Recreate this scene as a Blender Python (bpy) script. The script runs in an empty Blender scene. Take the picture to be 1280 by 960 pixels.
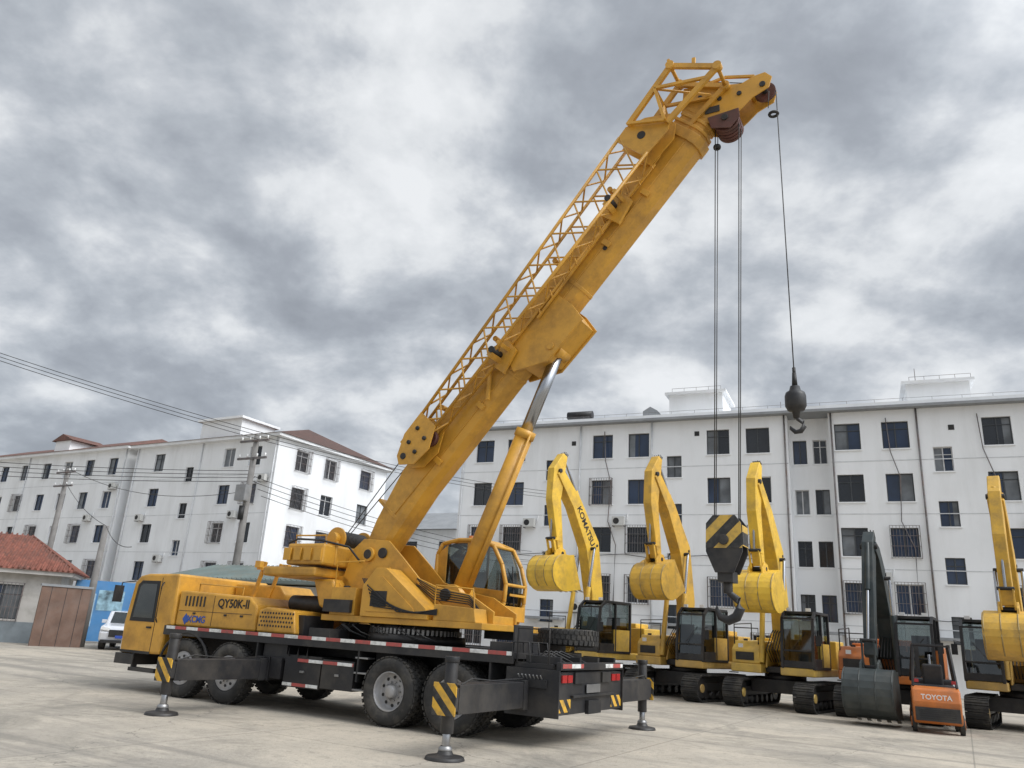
import bpy, math, random, bmesh
from mathutils import Vector as V, Matrix as M
random.seed(7)
sc=bpy.context.scene
rad=math.radians
# ------------------------------------------------------------------ helpers
A0=rad(-30)
def G(u,v,z=0):   # site grid (u along the rows, v away from camera) -> world
    return V((u*math.cos(A0)-v*math.sin(A0), u*math.sin(A0)+v*math.cos(A0), z))
def empty(name,loc,rot=0):
    e=bpy.data.objects.new(name,None); e.empty_display_size=.3
    e.location=loc; e.rotation_euler=(0,0,rot); sc.collection.objects.link(e); return e
class Part:
    def __init__(s): s.v=[];s.f=[];s.m=[];s.sm=[];s.mats=[];s.M=M.Identity(4)
    def mi(s,m):
        if m not in s.mats: s.mats.append(m)
        return s.mats.index(m)
    def add(s,vs,fs,m,smooth=False):
        o=len(s.v); k=s.mi(m)
        s.v+= [s.M@V(p) for p in vs]
        for i,f in enumerate(fs):
            s.f.append([o+j for j in f]); s.m.append(k); s.sm.append(smooth[i] if isinstance(smooth,list) else smooth)
    def box(s,x0,x1,y0,y1,z0,z1,m):
        vs=[(x,y,z) for x in(x0,x1) for y in(y0,y1) for z in(z0,z1)]
        s.add(vs,[(0,1,3,2),(4,6,7,5),(0,4,5,1),(2,3,7,6),(0,2,6,4),(1,5,7,3)],m)
    def obox(s,c,size,rot,m):
        T=M.Translation(c)@rot.to_4x4(); hx,hy,hz=[a/2 for a in size]
        vs=[T@V((x,y,z)) for x in(-hx,hx) for y in(-hy,hy) for z in(-hz,hz)]
        s.add(vs,[(0,1,3,2),(4,6,7,5),(0,4,5,1),(2,3,7,6),(0,2,6,4),(1,5,7,3)],m)
    def bar(s,p0,p1,w,h,m):
        p0=V(p0);p1=V(p1);d=p1-p0
        if d.length<1e-5:return
        q=d.to_track_quat('X','Z').to_matrix()
        s.obox((p0+p1)/2,(d.length,w,h),q,m)
    def cyl(s,p0,p1,r0,m,r1=None,n=16,caps=True):
        p0=V(p0);p1=V(p1);d=p1-p0
        if d.length<1e-6:return
        if r1 is None:r1=r0
        q=d.to_track_quat('Z','Y').to_matrix(); vs=[]
        for i in range(n):
            a=2*math.pi*i/n; e=q@V((math.cos(a),math.sin(a),0)); vs+=[p0+e*r0,p1+e*r1]
        fs=[(2*i,2*((i+1)%n),2*((i+1)%n)+1,2*i+1) for i in range(n)]; sm=[True]*n
        if caps: fs+=[[2*i for i in range(n)][::-1],[2*i+1 for i in range(n)]]; sm+=[False,False]
        s.add(vs,fs,m,sm)
    def tube(s,pts,r,m,n=8):
        pts=[V(p) for p in pts]; rings=[]
        for i,p in enumerate(pts):
            d=(pts[min(i+1,len(pts)-1)]-pts[max(i-1,0)]).normalized()
            q=d.to_track_quat('Z','Y').to_matrix()
            rr=r[i] if isinstance(r,(list,tuple)) else r
            rings.append([p+q@V((math.cos(2*math.pi*k/n)*rr,math.sin(2*math.pi*k/n)*rr,0)) for k in range(n)])
        vs=[a for b in rings for a in b]; fs=[]
        for i in range(len(pts)-1):
            for k in range(n): fs.append((i*n+k,i*n+(k+1)%n,(i+1)*n+(k+1)%n,(i+1)*n+k))
        s.add(vs,fs+[list(range(n))[::-1],[(len(pts)-1)*n+k for k in range(n)]],m,[True]*len(fs)+[False,False])
    def prism(s,poly,pl,a0,a1,m):
        n=len(poly)
        def P(p,a): return {'xz':(p[0],a,p[1]),'yz':(a,p[0],p[1]),'xy':(p[0],p[1],a)}[pl]
        vs=[P(p,a0) for p in poly]+[P(p,a1) for p in poly]
        fs=[list(range(n))[::-1],[n+i for i in range(n)]]+[(i,(i+1)%n,n+(i+1)%n,n+i) for i in range(n)]
        s.add(vs,fs,m)
    def lathe(s,prof,c,axis,m,n=32,smooth=True):
        c=V(c);q=V(axis).to_track_quat('Z','Y').to_matrix(); vs=[];fs=[];k=len(prof)
        for i in range(n):
            a=2*math.pi*i/n
            for (r,h) in prof: vs.append(c+q@V((math.cos(a)*r,math.sin(a)*r,h)))
        for i in range(n):
            j=(i+1)%n
            for t in range(k-1): fs.append((i*k+t,j*k+t,j*k+t+1,i*k+t+1))
        s.add(vs,fs,m,smooth)
    def loft(s,secs,m,smooth=False):
        n=len(secs[0]); vs=[p for r in secs for p in r]; fs=[]
        for i in range(len(secs)-1):
            for k in range(n): fs.append((i*n+k,i*n+(k+1)%n,(i+1)*n+(k+1)%n,(i+1)*n+k))
        s.add(vs,fs+[list(range(n))[::-1],[(len(secs)-1)*n+k for k in range(n)]],m,smooth)
    def quad(s,a,b,c,d,m): s.add([a,b,c,d],[(0,1,2,3)],m)
    def finish(s,name,parent,bevel=0,recalc=True):
        me=bpy.data.meshes.new(name); me.from_pydata([tuple(p) for p in s.v],[],s.f)
        for m in s.mats: me.materials.append(m)
        me.polygons.foreach_set('material_index',s.m); me.polygons.foreach_set('use_smooth',s.sm)
        if recalc:
            bm=bmesh.new();bm.from_mesh(me);bmesh.ops.recalc_face_normals(bm,faces=bm.faces);bm.to_mesh(me);bm.free()
        me.update()
        o=bpy.data.objects.new(name,me); sc.collection.objects.link(o)
        if parent: o.parent=parent
        if bevel:
            b=o.modifiers.new('b','BEVEL');b.width=bevel;b.segments=2;b.limit_method='ANGLE';b.angle_limit=rad(40)
        return o
def N(nt,t,**k):
    n=nt.nodes.new(t)
    for a,b in k.items(): setattr(n,a,b)
    return n
def mat(name,col,rough=.5,metal=0,var=.12,scale=2.5,dirt=None,bump=0,coat=0,dscale=1.3,bscale=40,streak=False,lo=.46,low=None):
    m=bpy.data.materials.new(name);m.use_nodes=True;nt=m.node_tree;b=nt.nodes['Principled BSDF'];L=nt.links.new
    tc=N(nt,'ShaderNodeTexCoord'); n1=N(nt,'ShaderNodeTexNoise');n1.inputs['Scale'].default_value=scale;n1.inputs['Detail'].default_value=3
    L(tc.outputs['Object'],n1.inputs['Vector'])
    mr=N(nt,'ShaderNodeMapRange');mr.inputs[1].default_value=.3;mr.inputs[2].default_value=.7;mr.inputs[3].default_value=1-var;mr.inputs[4].default_value=1+var
    L(n1.outputs[0],mr.inputs[0])
    vm=N(nt,'ShaderNodeVectorMath',operation='SCALE');vm.inputs[0].default_value=col[:3];L(mr.outputs[0],vm.inputs['Scale'])
    out=vm.outputs[0]
    if dirt:
        dc,amt=dirt
        n2=N(nt,'ShaderNodeTexNoise');n2.inputs['Scale'].default_value=dscale;n2.inputs['Detail'].default_value=7;n2.inputs['Roughness'].default_value=.7
        if streak:
            mp=N(nt,'ShaderNodeMapping');mp.inputs['Scale'].default_value=(1,1,.18);L(tc.outputs['Object'],mp.inputs[0]);L(mp.outputs[0],n2.inputs['Vector'])
        else: L(tc.outputs['Object'],n2.inputs['Vector'])
        m2=N(nt,'ShaderNodeMapRange');m2.inputs[1].default_value=lo;m2.inputs[2].default_value=.72;m2.inputs[3].default_value=0;m2.inputs[4].default_value=amt
        L(n2.outputs[0],m2.inputs[0])
        mx=N(nt,'ShaderNodeMix',data_type='RGBA');L(m2.outputs[0],mx.inputs[0]);L(out,mx.inputs[6]);mx.inputs[7].default_value=(*dc,1);out=mx.outputs[2]
        r2=N(nt,'ShaderNodeMapRange');r2.inputs[3].default_value=rough;r2.inputs[4].default_value=min(1,rough+.35);L(m2.outputs[0],r2.inputs[0]);L(r2.outputs[0],b.inputs['Roughness'])
    else: b.inputs['Roughness'].default_value=rough
    if low:  # road dust settling on the lower part: (z_low, z_high, colour, amount)
        sp=N(nt,'ShaderNodeSeparateXYZ');L(tc.outputs['Object'],sp.inputs[0])
        ml=N(nt,'ShaderNodeMapRange');ml.inputs[1].default_value=low[0];ml.inputs[2].default_value=low[1];ml.inputs[3].default_value=low[3];ml.inputs[4].default_value=0;L(sp.outputs[2],ml.inputs[0])
        mu=N(nt,'ShaderNodeMath',operation='MULTIPLY');L(ml.outputs[0],mu.inputs[0]);L(n1.outputs[0],mu.inputs[1])
        mx=N(nt,'ShaderNodeMix',data_type='RGBA');L(mu.outputs[0],mx.inputs[0]);L(out,mx.inputs[6]);mx.inputs[7].default_value=(*low[2],1);out=mx.outputs[2]
    L(out,b.inputs['Base Color'])
    b.inputs['Metallic'].default_value=metal; b.inputs['Coat Weight'].default_value=coat
    if bump:
        n3=N(nt,'ShaderNodeTexNoise');n3.inputs['Scale'].default_value=bscale;n3.inputs['Detail'].default_value=2;L(tc.outputs['Object'],n3.inputs['Vector'])
        bp=N(nt,'ShaderNodeBump');bp.inputs['Strength'].default_value=bump;bp.inputs['Distance'].default_value=.02;L(n3.outputs[0],bp.inputs['Height']);L(bp.outputs[0],b.inputs['Normal'])
    return m
def stripes(name,c1,c2,vec,freq,rough=.5):
    m=bpy.data.materials.new(name);m.use_nodes=True;nt=m.node_tree;b=nt.nodes['Principled BSDF'];L=nt.links.new
    tc=N(nt,'ShaderNodeTexCoord');d=N(nt,'ShaderNodeVectorMath',operation='DOT_PRODUCT');d.inputs[1].default_value=vec;L(tc.outputs['Object'],d.inputs[0])
    a=N(nt,'ShaderNodeMath',operation='MULTIPLY');a.inputs[1].default_value=freq;L(d.outputs['Value'],a.inputs[0])
    fr=N(nt,'ShaderNodeMath',operation='FRACT');L(a.outputs[0],fr.inputs[0])
    g=N(nt,'ShaderNodeMath',operation='GREATER_THAN');g.inputs[1].default_value=.5;L(fr.outputs[0],g.inputs[0])
    mx=N(nt,'ShaderNodeMix',data_type='RGBA');mx.inputs[6].default_value=(*c1,1);mx.inputs[7].default_value=(*c2,1);L(g.outputs[0],mx.inputs[0])
    n2=N(nt,'ShaderNodeTexNoise');n2.inputs['Scale'].default_value=9;n2.inputs['Detail'].default_value=6;L(tc.outputs['Object'],n2.inputs['Vector'])
    mr=N(nt,'ShaderNodeMapRange');mr.inputs[1].default_value=.45;mr.inputs[2].default_value=.75;mr.inputs[4].default_value=.6;L(n2.outputs[0],mr.inputs[0])
    m2=N(nt,'ShaderNodeMix',data_type='RGBA');m2.inputs[7].default_value=(.1,.09,.075,1);L(mx.outputs[2],m2.inputs[6]);L(mr.outputs[0],m2.inputs[0])
    L(m2.outputs[2],b.inputs['Base Color']);b.inputs['Roughness'].default_value=rough;return m
def text(body,size,loc,rot,m,parent,name,ext=.004):
    c=bpy.data.curves.new(name,'FONT');c.body=body;c.size=size;c.extrude=ext;c.align_x='CENTER';c.align_y='CENTER';c.offset=size*.02
    c.materials.append(m);o=bpy.data.objects.new(name,c);o.location=loc;o.rotation_euler=rot;sc.collection.objects.link(o);o.parent=parent;return o
DUST=(.34,.29,.22)
YEL=mat('crane_yellow',(.59,.305,.036),.42,0,.15,1.1,((.22,.115,.03),.7),0,.1,dscale=1.5,lo=.45)
YE2=mat('excavator_yellow',(.76,.48,.045),.45,0,.12,1.6,((.32,.2,.07),.7),0,.06,dscale=2.2,lo=.45,low=(.3,3.0,(.30,.25,.17),.9))
YE3=mat('excavator_ochre',(.64,.375,.045),.48,0,.14,1.6,((.25,.17,.07),.75),0,.05,dscale=2.2,lo=.45,low=(.3,3.0,(.28,.23,.16),.9))
BLK=mat('chassis_black',(.014,.014,.016),.5,0,.3,2,(DUST,.12),0,low=(0,1.0,(.2,.18,.15),.12))
BLK2=mat('black_rubber_plastic',(.012,.012,.013),.6,0,.3,3,(DUST,.10))
TYR=mat('tyre_rubber',(.028,.027,.026),.85,0,.3,4,((.18,.16,.13),.45),.3,dscale=2.5)
RIM=mat('rim_grey_paint',(.36,.36,.37),.45,.2,.15,5,(DUST,.6),dscale=4)
STL=mat('steel_grey',(.30,.30,.30),.4,.7,.15,4,(DUST,.3))
BKT=mat('worn_bucket_edge',(.34,.25,.10),.5,.3,.2,4,((.16,.12,.08),.6))
CHR=mat('chrome_rod',(.38,.39,.41),.25,1,.05,4)
GLS=mat('vehicle_glass_dark',(.02,.028,.03),.06,0,.3,1,((.12,.12,.11),.15)); GLS.node_tree.nodes['Principled BSDF'].inputs['Specular IOR Level'].default_value=.8
gm=bpy.data.materials.new('vehicle_glass_clear');gm.use_nodes=True;nt=gm.node_tree;nt.nodes.clear()
o_=N(nt,'ShaderNodeOutputMaterial');ms=N(nt,'ShaderNodeMixShader');tr=N(nt,'ShaderNodeBsdfTransparent');gl=N(nt,'ShaderNodeBsdfGlossy');fr=N(nt,'ShaderNodeFresnel');ad=N(nt,'ShaderNodeMath',operation='ADD')
tr.inputs[0].default_value=(.42,.47,.46,1);gl.inputs[0].default_value=(.9,.93,.95,1);gl.inputs['Roughness'].default_value=.04;fr.inputs[0].default_value=1.5;ad.inputs[1].default_value=.05
nt.links.new(fr.outputs[0],ad.inputs[0]);nt.links.new(ad.outputs[0],ms.inputs[0]);nt.links.new(tr.outputs[0],ms.inputs[1]);nt.links.new(gl.outputs[0],ms.inputs[2]);nt.links.new(ms.outputs[0],o_.inputs[0]);GCL=gm
RED=mat('sheave_red',(.11,.04,.03),.5,0,.2,4,((.06,.05,.04),.6))
LRED=mat('tail_light',(.35,.02,.02),.25)
WHT=mat('white_paint',(.75,.75,.74),.5,0,.06,2,((.35,.33,.3),.3))
DGN=mat('dark_green_paint',(.018,.028,.030),.45,0,.25,3,((.12,.11,.09),.4),low=(.3,3,(.16,.15,.13),.3))
ORG=mat('orange_paint',(.56,.165,.03),.42,0,.12,3,((.2,.1,.06),.65),coat=.1)
STR=stripes('reflective_tape',(.72,.72,.70),(.42,.08,.07),(1,1,0),1.35)
HAZ=stripes('hazard_stripes',(.70,.40,.04),(.015,.015,.015),(1,1,1),3.6)
HAZ2=stripes('hook_stripes',(.60,.38,.07),(.02,.02,.02),(-1,0,1),2.3)
ROPE=mat('wire_rope',(.06,.058,.055),.6,.3,.2,20)
SEAT=mat('seat_grey',(.06,.06,.065),.8)
# ------------------------------------------------------------------ world
w=bpy.data.worlds.new("World");sc.world=w;w.use_nodes=True;nt=w.node_tree;nt.nodes.clear();L=nt.links.new
sunD=V((.80,-.42,1.0)).normalized()
out=N(nt,'ShaderNodeOutputWorld');sk=N(nt,'ShaderNodeTexSky',sky_type='NISHITA');sk.sun_disc=False;sk.sun_elevation=math.asin(sunD.z);sk.sun_rotation=math.atan2(sunD.x,sunD.y)
b1=N(nt,'ShaderNodeBackground');b1.inputs[1].default_value=.1;L(sk.outputs[0],b1.inputs[0])
tc=N(nt,'ShaderNodeTexCoord');sp=N(nt,'ShaderNodeSeparateXYZ');L(tc.outputs['Generated'],sp.inputs[0])
za=N(nt,'ShaderNodeMath',operation='MAXIMUM');za.inputs[1].default_value=0;L(sp.outputs[2],za.inputs[0])
zb=N(nt,'ShaderNodeMath',operation='ADD');zb.inputs[1].default_value=.42;L(za.outputs[0],zb.inputs[0])
dx=N(nt,'ShaderNodeMath',operation='DIVIDE');L(sp.outputs[0],dx.inputs[0]);L(zb.outputs[0],dx.inputs[1])
dy=N(nt,'ShaderNodeMath',operation='DIVIDE');L(sp.outputs[1],dy.inputs[0]);L(zb.outputs[0],dy.inputs[1])
cb=N(nt,'ShaderNodeCombineXYZ');L(dx.outputs[0],cb.inputs[0]);L(dy.outputs[0],cb.inputs[1])
def noise(scale,det,rough,dist,off):
    mp=N(nt,'ShaderNodeMapping');mp.inputs['Location'].default_value=off;L(cb.outputs[0],mp.inputs[0])
    n=N(nt,'ShaderNodeTexNoise');n.inputs['Scale'].default_value=scale;n.inputs['Detail'].default_value=det;n.inputs['Roughness'].default_value=rough;n.inputs['Distortion'].default_value=dist;L(mp.outputs[0],n.inputs['Vector']);return n
na=noise(4.4,6,.56,.1,(2.1,6.7,0));nb=noise(1.3,2,.5,.1,(4.9,8.2,4))
m1=N(nt,'ShaderNodeMath',operation='MULTIPLY');m1.inputs[1].default_value=.72;L(na.outputs[0],m1.inputs[0])
m2=N(nt,'ShaderNodeMath',operation='MULTIPLY_ADD');m2.inputs[1].default_value=.28;L(nb.outputs[0],m2.inputs[0]);L(m1.outputs[0],m2.inputs[2])
cr=N(nt,'ShaderNodeValToRGB');L(m2.outputs[0],cr.inputs[0]);e=cr.color_ramp.elements
e[0].position=.35;e[0].color=(.33,.355,.395,1);e[1].position=.64;e[1].color=(.90,.92,.94,1)
for p,c in((.43,(.40,.43,.475,1)),(.485,(.50,.535,.58,1)),(.53,(.62,.65,.69,1)),(.575,(.78,.805,.83,1))):
    q=e.new(p);q.color=c
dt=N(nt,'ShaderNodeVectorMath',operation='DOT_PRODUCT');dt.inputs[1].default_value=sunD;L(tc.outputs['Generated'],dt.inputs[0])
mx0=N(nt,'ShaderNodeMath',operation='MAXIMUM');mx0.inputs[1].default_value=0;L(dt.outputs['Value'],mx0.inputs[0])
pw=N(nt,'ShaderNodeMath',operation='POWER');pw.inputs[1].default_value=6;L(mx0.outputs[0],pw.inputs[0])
st_=N(nt,'ShaderNodeMath',operation='MULTIPLY_ADD');st_.inputs[1].default_value=6.5;st_.inputs[2].default_value=1.0;L(pw.outputs[0],st_.inputs[0])  # cloud glow towards the sun, added outside the view to brighten the scene
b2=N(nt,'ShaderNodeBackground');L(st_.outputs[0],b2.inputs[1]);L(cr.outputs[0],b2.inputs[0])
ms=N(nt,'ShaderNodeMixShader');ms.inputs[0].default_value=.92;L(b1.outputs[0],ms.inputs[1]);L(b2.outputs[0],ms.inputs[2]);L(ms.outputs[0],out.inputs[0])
sl=bpy.data.lights.new('sun','SUN');sl.energy=1.5;sl.angle=rad(20);sl.color=(1,.96,.9);so=bpy.data.objects.new('sun',sl);so.rotation_euler=sunD.to_track_quat('Z','Y').to_euler();so.location=(0,0,40);sc.collection.objects.link(so)
# ------------------------------------------------------------------ camera
f=964.;p_=rad(17.9);r_=rad(3.65)
F=V((0,math.cos(p_),math.sin(p_)));U0=V((0,-math.sin(p_),math.cos(p_)));R0=V((1,0,0))
U=math.cos(r_)*U0-math.sin(r_)*R0;R=math.cos(r_)*R0+math.sin(r_)*U0
cd=bpy.data.cameras.new('camera');co=bpy.data.objects.new('camera',cd);sc.collection.objects.link(co);sc.camera=co
mm=M((R,U,-F)).transposed().to_4x4();mm.translation=V((0,0,1.75));co.matrix_world=mm
cd.sensor_width=36;cd.lens=f/1280*36;cd.clip_end=2000;cd.clip_start=.05
sc.view_settings.view_transform='Standard';sc.view_settings.look='None';sc.view_settings.exposure=0
# ------------------------------------------------------------------ ground
m=bpy.data.materials.new('concrete_yard');m.use_nodes=True;nt=m.node_tree;b=nt.nodes['Principled BSDF'];L=nt.links.new
tc=N(nt,'ShaderNodeTexCoord')
def gn(s,d,r=.6,dist=0,st=None):
    n=N(nt,'ShaderNodeTexNoise');n.inputs['Scale'].default_value=s;n.inputs['Detail'].default_value=d;n.inputs['Roughness'].default_value=r;n.inputs['Distortion'].default_value=dist
    if st:
        mp=N(nt,'ShaderNodeMapping');mp.inputs['Scale'].default_value=st;mp.inputs['Rotation'].default_value=(0,0,.3);L(tc.outputs['Object'],mp.inputs[0]);L(mp.outputs[0],n.inputs['Vector'])
    else:L(tc.outputs['Object'],n.inputs['Vector'])
    return n
def mr(n,a,b_,c,d):
    x=N(nt,'ShaderNodeMapRange');x.inputs[1].default_value=a;x.inputs[2].default_value=b_;x.inputs[3].default_value=c;x.inputs[4].default_value=d;L(n,x.inputs[0]);return x.outputs[0]
def mixc(fac,a,c):
    x=N(nt,'ShaderNodeMix',data_type='RGBA');L(fac,x.inputs[0])
    if isinstance(a,tuple):x.inputs[6].default_value=(*a,1)
    else:L(a,x.inputs[6])
    x.inputs[7].default_value=(*c,1);return x.outputs[2]
c0=mixc(mr(gn(.12,5,.65).outputs[0],.40,.60,0,1),(.47,.415,.335),(.33,.30,.255))
c0=mixc(mr(gn(.9,6,.72).outputs[0],.48,.68,0,.75),c0,(.54,.48,.39))
c0=mixc(mr(gn(.33,7,.75,.7).outputs[0],.49,.64,0,.85),c0,(.235,.215,.18))
c0=mixc(mr(gn(.6,6,.65,.4,(.10,1.7,1)).outputs[0],.53,.64,0,.6),c0,(.20,.185,.16))
c0=mixc(mr(gn(5,5,.78).outputs[0],.52,.70,0,.6),c0,(.22,.20,.17))
c0=mixc(mr(gn(16,3,.75).outputs[0],.56,.70,0,.5),c0,(.17,.155,.135))
br=N(nt,'ShaderNodeTexBrick');br.offset=0;br.inputs['Scale'].default_value=1;br.inputs['Brick Width'].default_value=5;br.inputs['Row Height'].default_value=5;br.inputs['Mortar Size'].default_value=.018;br.inputs['Mortar Smooth'].default_value=.4
L(tc.outputs['Object'],br.inputs['Vector'])
c0=mixc(mr(br.outputs['Fac'],0,1,0,.5),c0,(.13,.12,.105))
vo=N(nt,'ShaderNodeTexVoronoi',feature='DISTANCE_TO_EDGE');vo.inputs['Scale'].default_value=.22
ds=N(nt,'ShaderNodeVectorMath',operation='ADD');g2=gn(1.2,4);sc2=N(nt,'ShaderNodeVectorMath',operation='SCALE');sc2.inputs['Scale'].default_value=1.1;L(g2.outputs['Color'],sc2.inputs[0]);L(tc.outputs['Object'],ds.inputs[0]);L(sc2.outputs[0],ds.inputs[1]);L(ds.outputs[0],vo.inputs['Vector'])
c0=mixc(mr(vo.outputs['Distance'],0,.004,.7,0),c0,(.14,.13,.11))
L(c0,b.inputs['Base Color']);b.inputs['Roughness'].default_value=.85
bp=N(nt,'ShaderNodeBump');bp.inputs['Strength'].default_value=.6;bp.inputs['Distance'].default_value=.03;L(gn(18,4,.75).outputs[0],bp.inputs['Height']);L(bp.outputs[0],b.inputs['Normal'])
P=Part();P.quad((-500,-300,0),(500,-300,0),(500,700,0),(-500,700,0),m)
g=P.finish('ground',None);g.rotation_euler=(0,0,A0)
# ------------------------------------------------------------------ wheels
def wheel(P,x,y,z,R=.6,W=.3,side=-1,deep=True):
    ax=(0,-side,0)
    k=R/.605
    P.lathe([(r*k,h) for r,h in[(.34,.06),(.365,.01),(.42,-.012),(.5,-.015),(.565,.01),(.6,.045),(.605,.08),(.605,W-.08),(.6,W-.045),(.565,W-.01),(.5,W),(.42,W),(.34,W-.05)]],(x,y,z),ax,TYR,40)
    for i in range(36):
        a=2*math.pi*i/36
        for j,(h,o) in enumerate(((.055,0),(W*.5,.5),(W-.055,0))):
            aa=a+o*2*math.pi/36; c=V((x+math.cos(aa)*R*1.003,y-side*h,z+math.sin(aa)*R*1.003))
            P.obox(c,(.022,W*.27,.068),M.Rotation(-aa,3,'Y'),TYR)
    dp=.17 if deep else .02
    P.lathe([(r*k,h) for r,h in[(.345,.05),(.352,.03),(.34,.02),(.325,.04),(.315,dp+.01),(.27,dp+.03),(.19,dp+.01),(.135,dp),(.13,dp-.05 if deep else -.03)]],(x,y,z),ax,RIM,32)
    hb=dp-.13 if deep else -.06
    P.lathe([(0,hb),(.09*k,hb),(.115*k,hb+.03),(.13*k,dp)],(x,y,z),ax,RIM,20)
    for i in range(10):
        a=2*math.pi*i/10; cx,cz=x+math.cos(a)*.165*k,z+math.sin(a)*.165*k
        P.cyl((cx,y-side*(dp+.01),cz),(cx,y-side*(dp-.03),cz),.016,STL,n=6)
        a+=.31; cx,cz=x+math.cos(a)*.245*k,z+math.sin(a)*.245*k
        P.cyl((cx,y-side*(dp+.03),cz),(cx,y-side*(dp+.012),cz),.03,BLK2,n=10)
# ------------------------------------------------------------------ crane
crane=empty('mobile_crane',G(-9.74,13.65),A0)
P=Part()
for x,dp in((-5.17,False),(-3.76,False),(.48,True),(1.85,True)):
    for s in(-1,1):
        wheel(P,x,s*1.45,.605,side=s,deep=dp)
        if dp: wheel(P,x,s*1.08,.605,side=s,deep=True)
    P.cyl((x,-1.1,.605),(x,1.1,.605),.09,BLK,n=12); P.lathe([(0,-.3),(.2,-.25),(.27,0),(.2,.25),(0,.3)],(x,0,.605),(1,0,0),BLK,16)
P.finish('wheels',crane)
P=Part()
for s in(-1,1): P.box(-7.0,3.5,s*.42-.06,s*.42+.06,.78,1.3,BLK)
for x in(-6,-4.4,-2,-.8,1.1,2.6): P.box(x-.08,x+.08,-.4,.4,.85,1.2,BLK)
P.box(-5.98,3.05,-1.4,1.4,1.34,1.44,BLK)
P.box(-5.98,3.05,-1.43,-1.4,1.26,1.46,BLK)
P.box(-5.98,3.05,1.4,1.43,1.26,1.46,BLK)
for s in(-1,1): P.box(-5.9,3.02,min(s*1.43,s*1.437),max(s*1.43,s*1.437),1.39,1.455,STR)
for s in(-1,1):
    y0,y1=(-1.42,-.9) if s<0 else (.9,1.42)
    P.box(-5.9,-3.0,y0,y1,1.26,1.3,BLK); P.box(-.3,2.6,y0,y1,1.26,1.3,BLK)
    P.box(-3.02,-2.98,y0,y1,.55,1.3,BLK2); P.box(2.58,2.62,y0,y1,.5,1.3,BLK2);P.box(-.33,-.29,y0,y1,.7,1.3,BLK2)
P.box(-2.2,-1.25,-1.38,-.6,.48,1.08,BLK);P.box(-1.2,-.4,-1.4,-.6,.52,1.05,BLK)
P.box(-2.2,-1.27,-1.387,-1.38,.50,.56,STR);P.box(-1.85,-.42,-1.407,-1.4,.96,1.02,STR)
P.box(-2.9,-2.25,-1.32,-.5,.95,1.3,BLK)
for x in(-1.7,-.8): P.box(x-.05,x+.05,-1.42,-1.38,.76,.8,STL)
P.box(-2.2,-.4,.6,1.38,.5,1.08,BLK)
P.cyl((-1.9,-.35,.6),(-.5,-.35,.6),.14,STL);P.cyl((-1.9,0,.72),(1.8,0,.66),.06,STL)
for x in (-2.15,-1.9,-1.65): P.tube([(x,-1.35,1.3),(x+.05,-1.43,1.1),(x,-1.2,.9)],.014,BLK2,6)
P.box(-3.0,-2.62,-1.4,1.4,.55,1.0,BLK);P.box(-2.6,-2.3,-1.38,1.38,.6,1.0,BLK)
P.box(2.98,3.42,-1.42,1.42,.52,1.18,BLK);P.box(3.46,3.9,-1.42,1.42,.52,1.18,BLK)
P.box(3.42,3.46,-1.3,1.3,.6,1.25,BLK)
for y in(-1.44,1.41): P.box(2.94,3.94,y,y+.03,.48,1.22,BLK)
P.box(3.05,3.75,-1.35,1.35,1.22,1.30,BLK)
for y in(-1.2,-.4,.4,1.2): P.box(3.2,3.85,y-.04,y+.04,1.3,1.42,BLK)
P.box(3.86,3.95,-1.4,1.4,1.22,1.34,BLK);P.box(3.95,3.957,-1.35,-.5,1.25,1.32,STR);P.box(3.95,3.957,.5,1.35,1.25,1.32,STR)
for y in(-1.2,-.98,.98,1.2): P.box(3.9,3.93,y-.09,y+.09,1.02,1.14,LRED)
P.box(3.9,3.97,-.28,.28,.5,.72,BLK2);P.box(3.9,3.907,-1.4,-.9,.56,.76,HAZ);P.box(3.9,3.907,.9,1.4,.56,.76,HAZ)
P.box(3.92,3.94,-.3,.3,.84,.98,STL)
P.box(3.9,3.96,-.9,.9,.78,.82,BLK2);P.box(3.9,3.94,-.8,-.4,1.0,1.18,BLK2);P.box(3.9,3.94,.4,.8,1.0,1.18,BLK2)
P.box(2.9,2.93,-1.2,-.5,1.44,1.9,BLK)
for y in(-1.35,-1.0,-.65): P.tube([(3.02,y,1.3),(3.0,y,1.62),(3.3,y,1.62),(3.34,y,1.3)],.018,BLK,6)
P.tube([(3.1,-1.38,1.3),(3.1,-1.38,1.85),(3.7,-1.38,1.85),(3.7,-1.38,1.3)],.018,BLK,6)
for i in range(7): P.cyl((3.2+i*.07,-1.4,1.02),(3.2+i*.07,-1.5,1.12),.012,STL,n=6)
P.box(3.12,3.72,-1.47,-1.44,.92,1.05,BLK2)
for i in range(4): P.tube([(3.3,-1.2+i*.1,1.3),(3.5,-1.1+i*.2,1.5),(3.8,-.8+i*.3,1.3)],.014,BLK2,6)
P.box(2.5,2.95,-1.3,-.3,1.44,1.6,BLK);P.box(2.3,2.8,.5,1.2,1.44,1.75,BLK)
P.box(-2.2,-1.5,.3,1.3,1.44,1.75,BLK);P.box(-1.75,-1.2,-1.3,-.7,1.44,1.62,BLK)
for i in range(5): P.tube([(-1.6+i*.05,-.9,1.5),(-1.2+i*.1,-.6,1.9),(-.8,-.3+i*.05,1.7)],.016,BLK2,6)
for z in(.55,.85,1.12): P.box(-.38,.02-.1,-1.42,-1.2,z,z+.03,STL)
P.finish('chassis',crane,.012)
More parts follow.
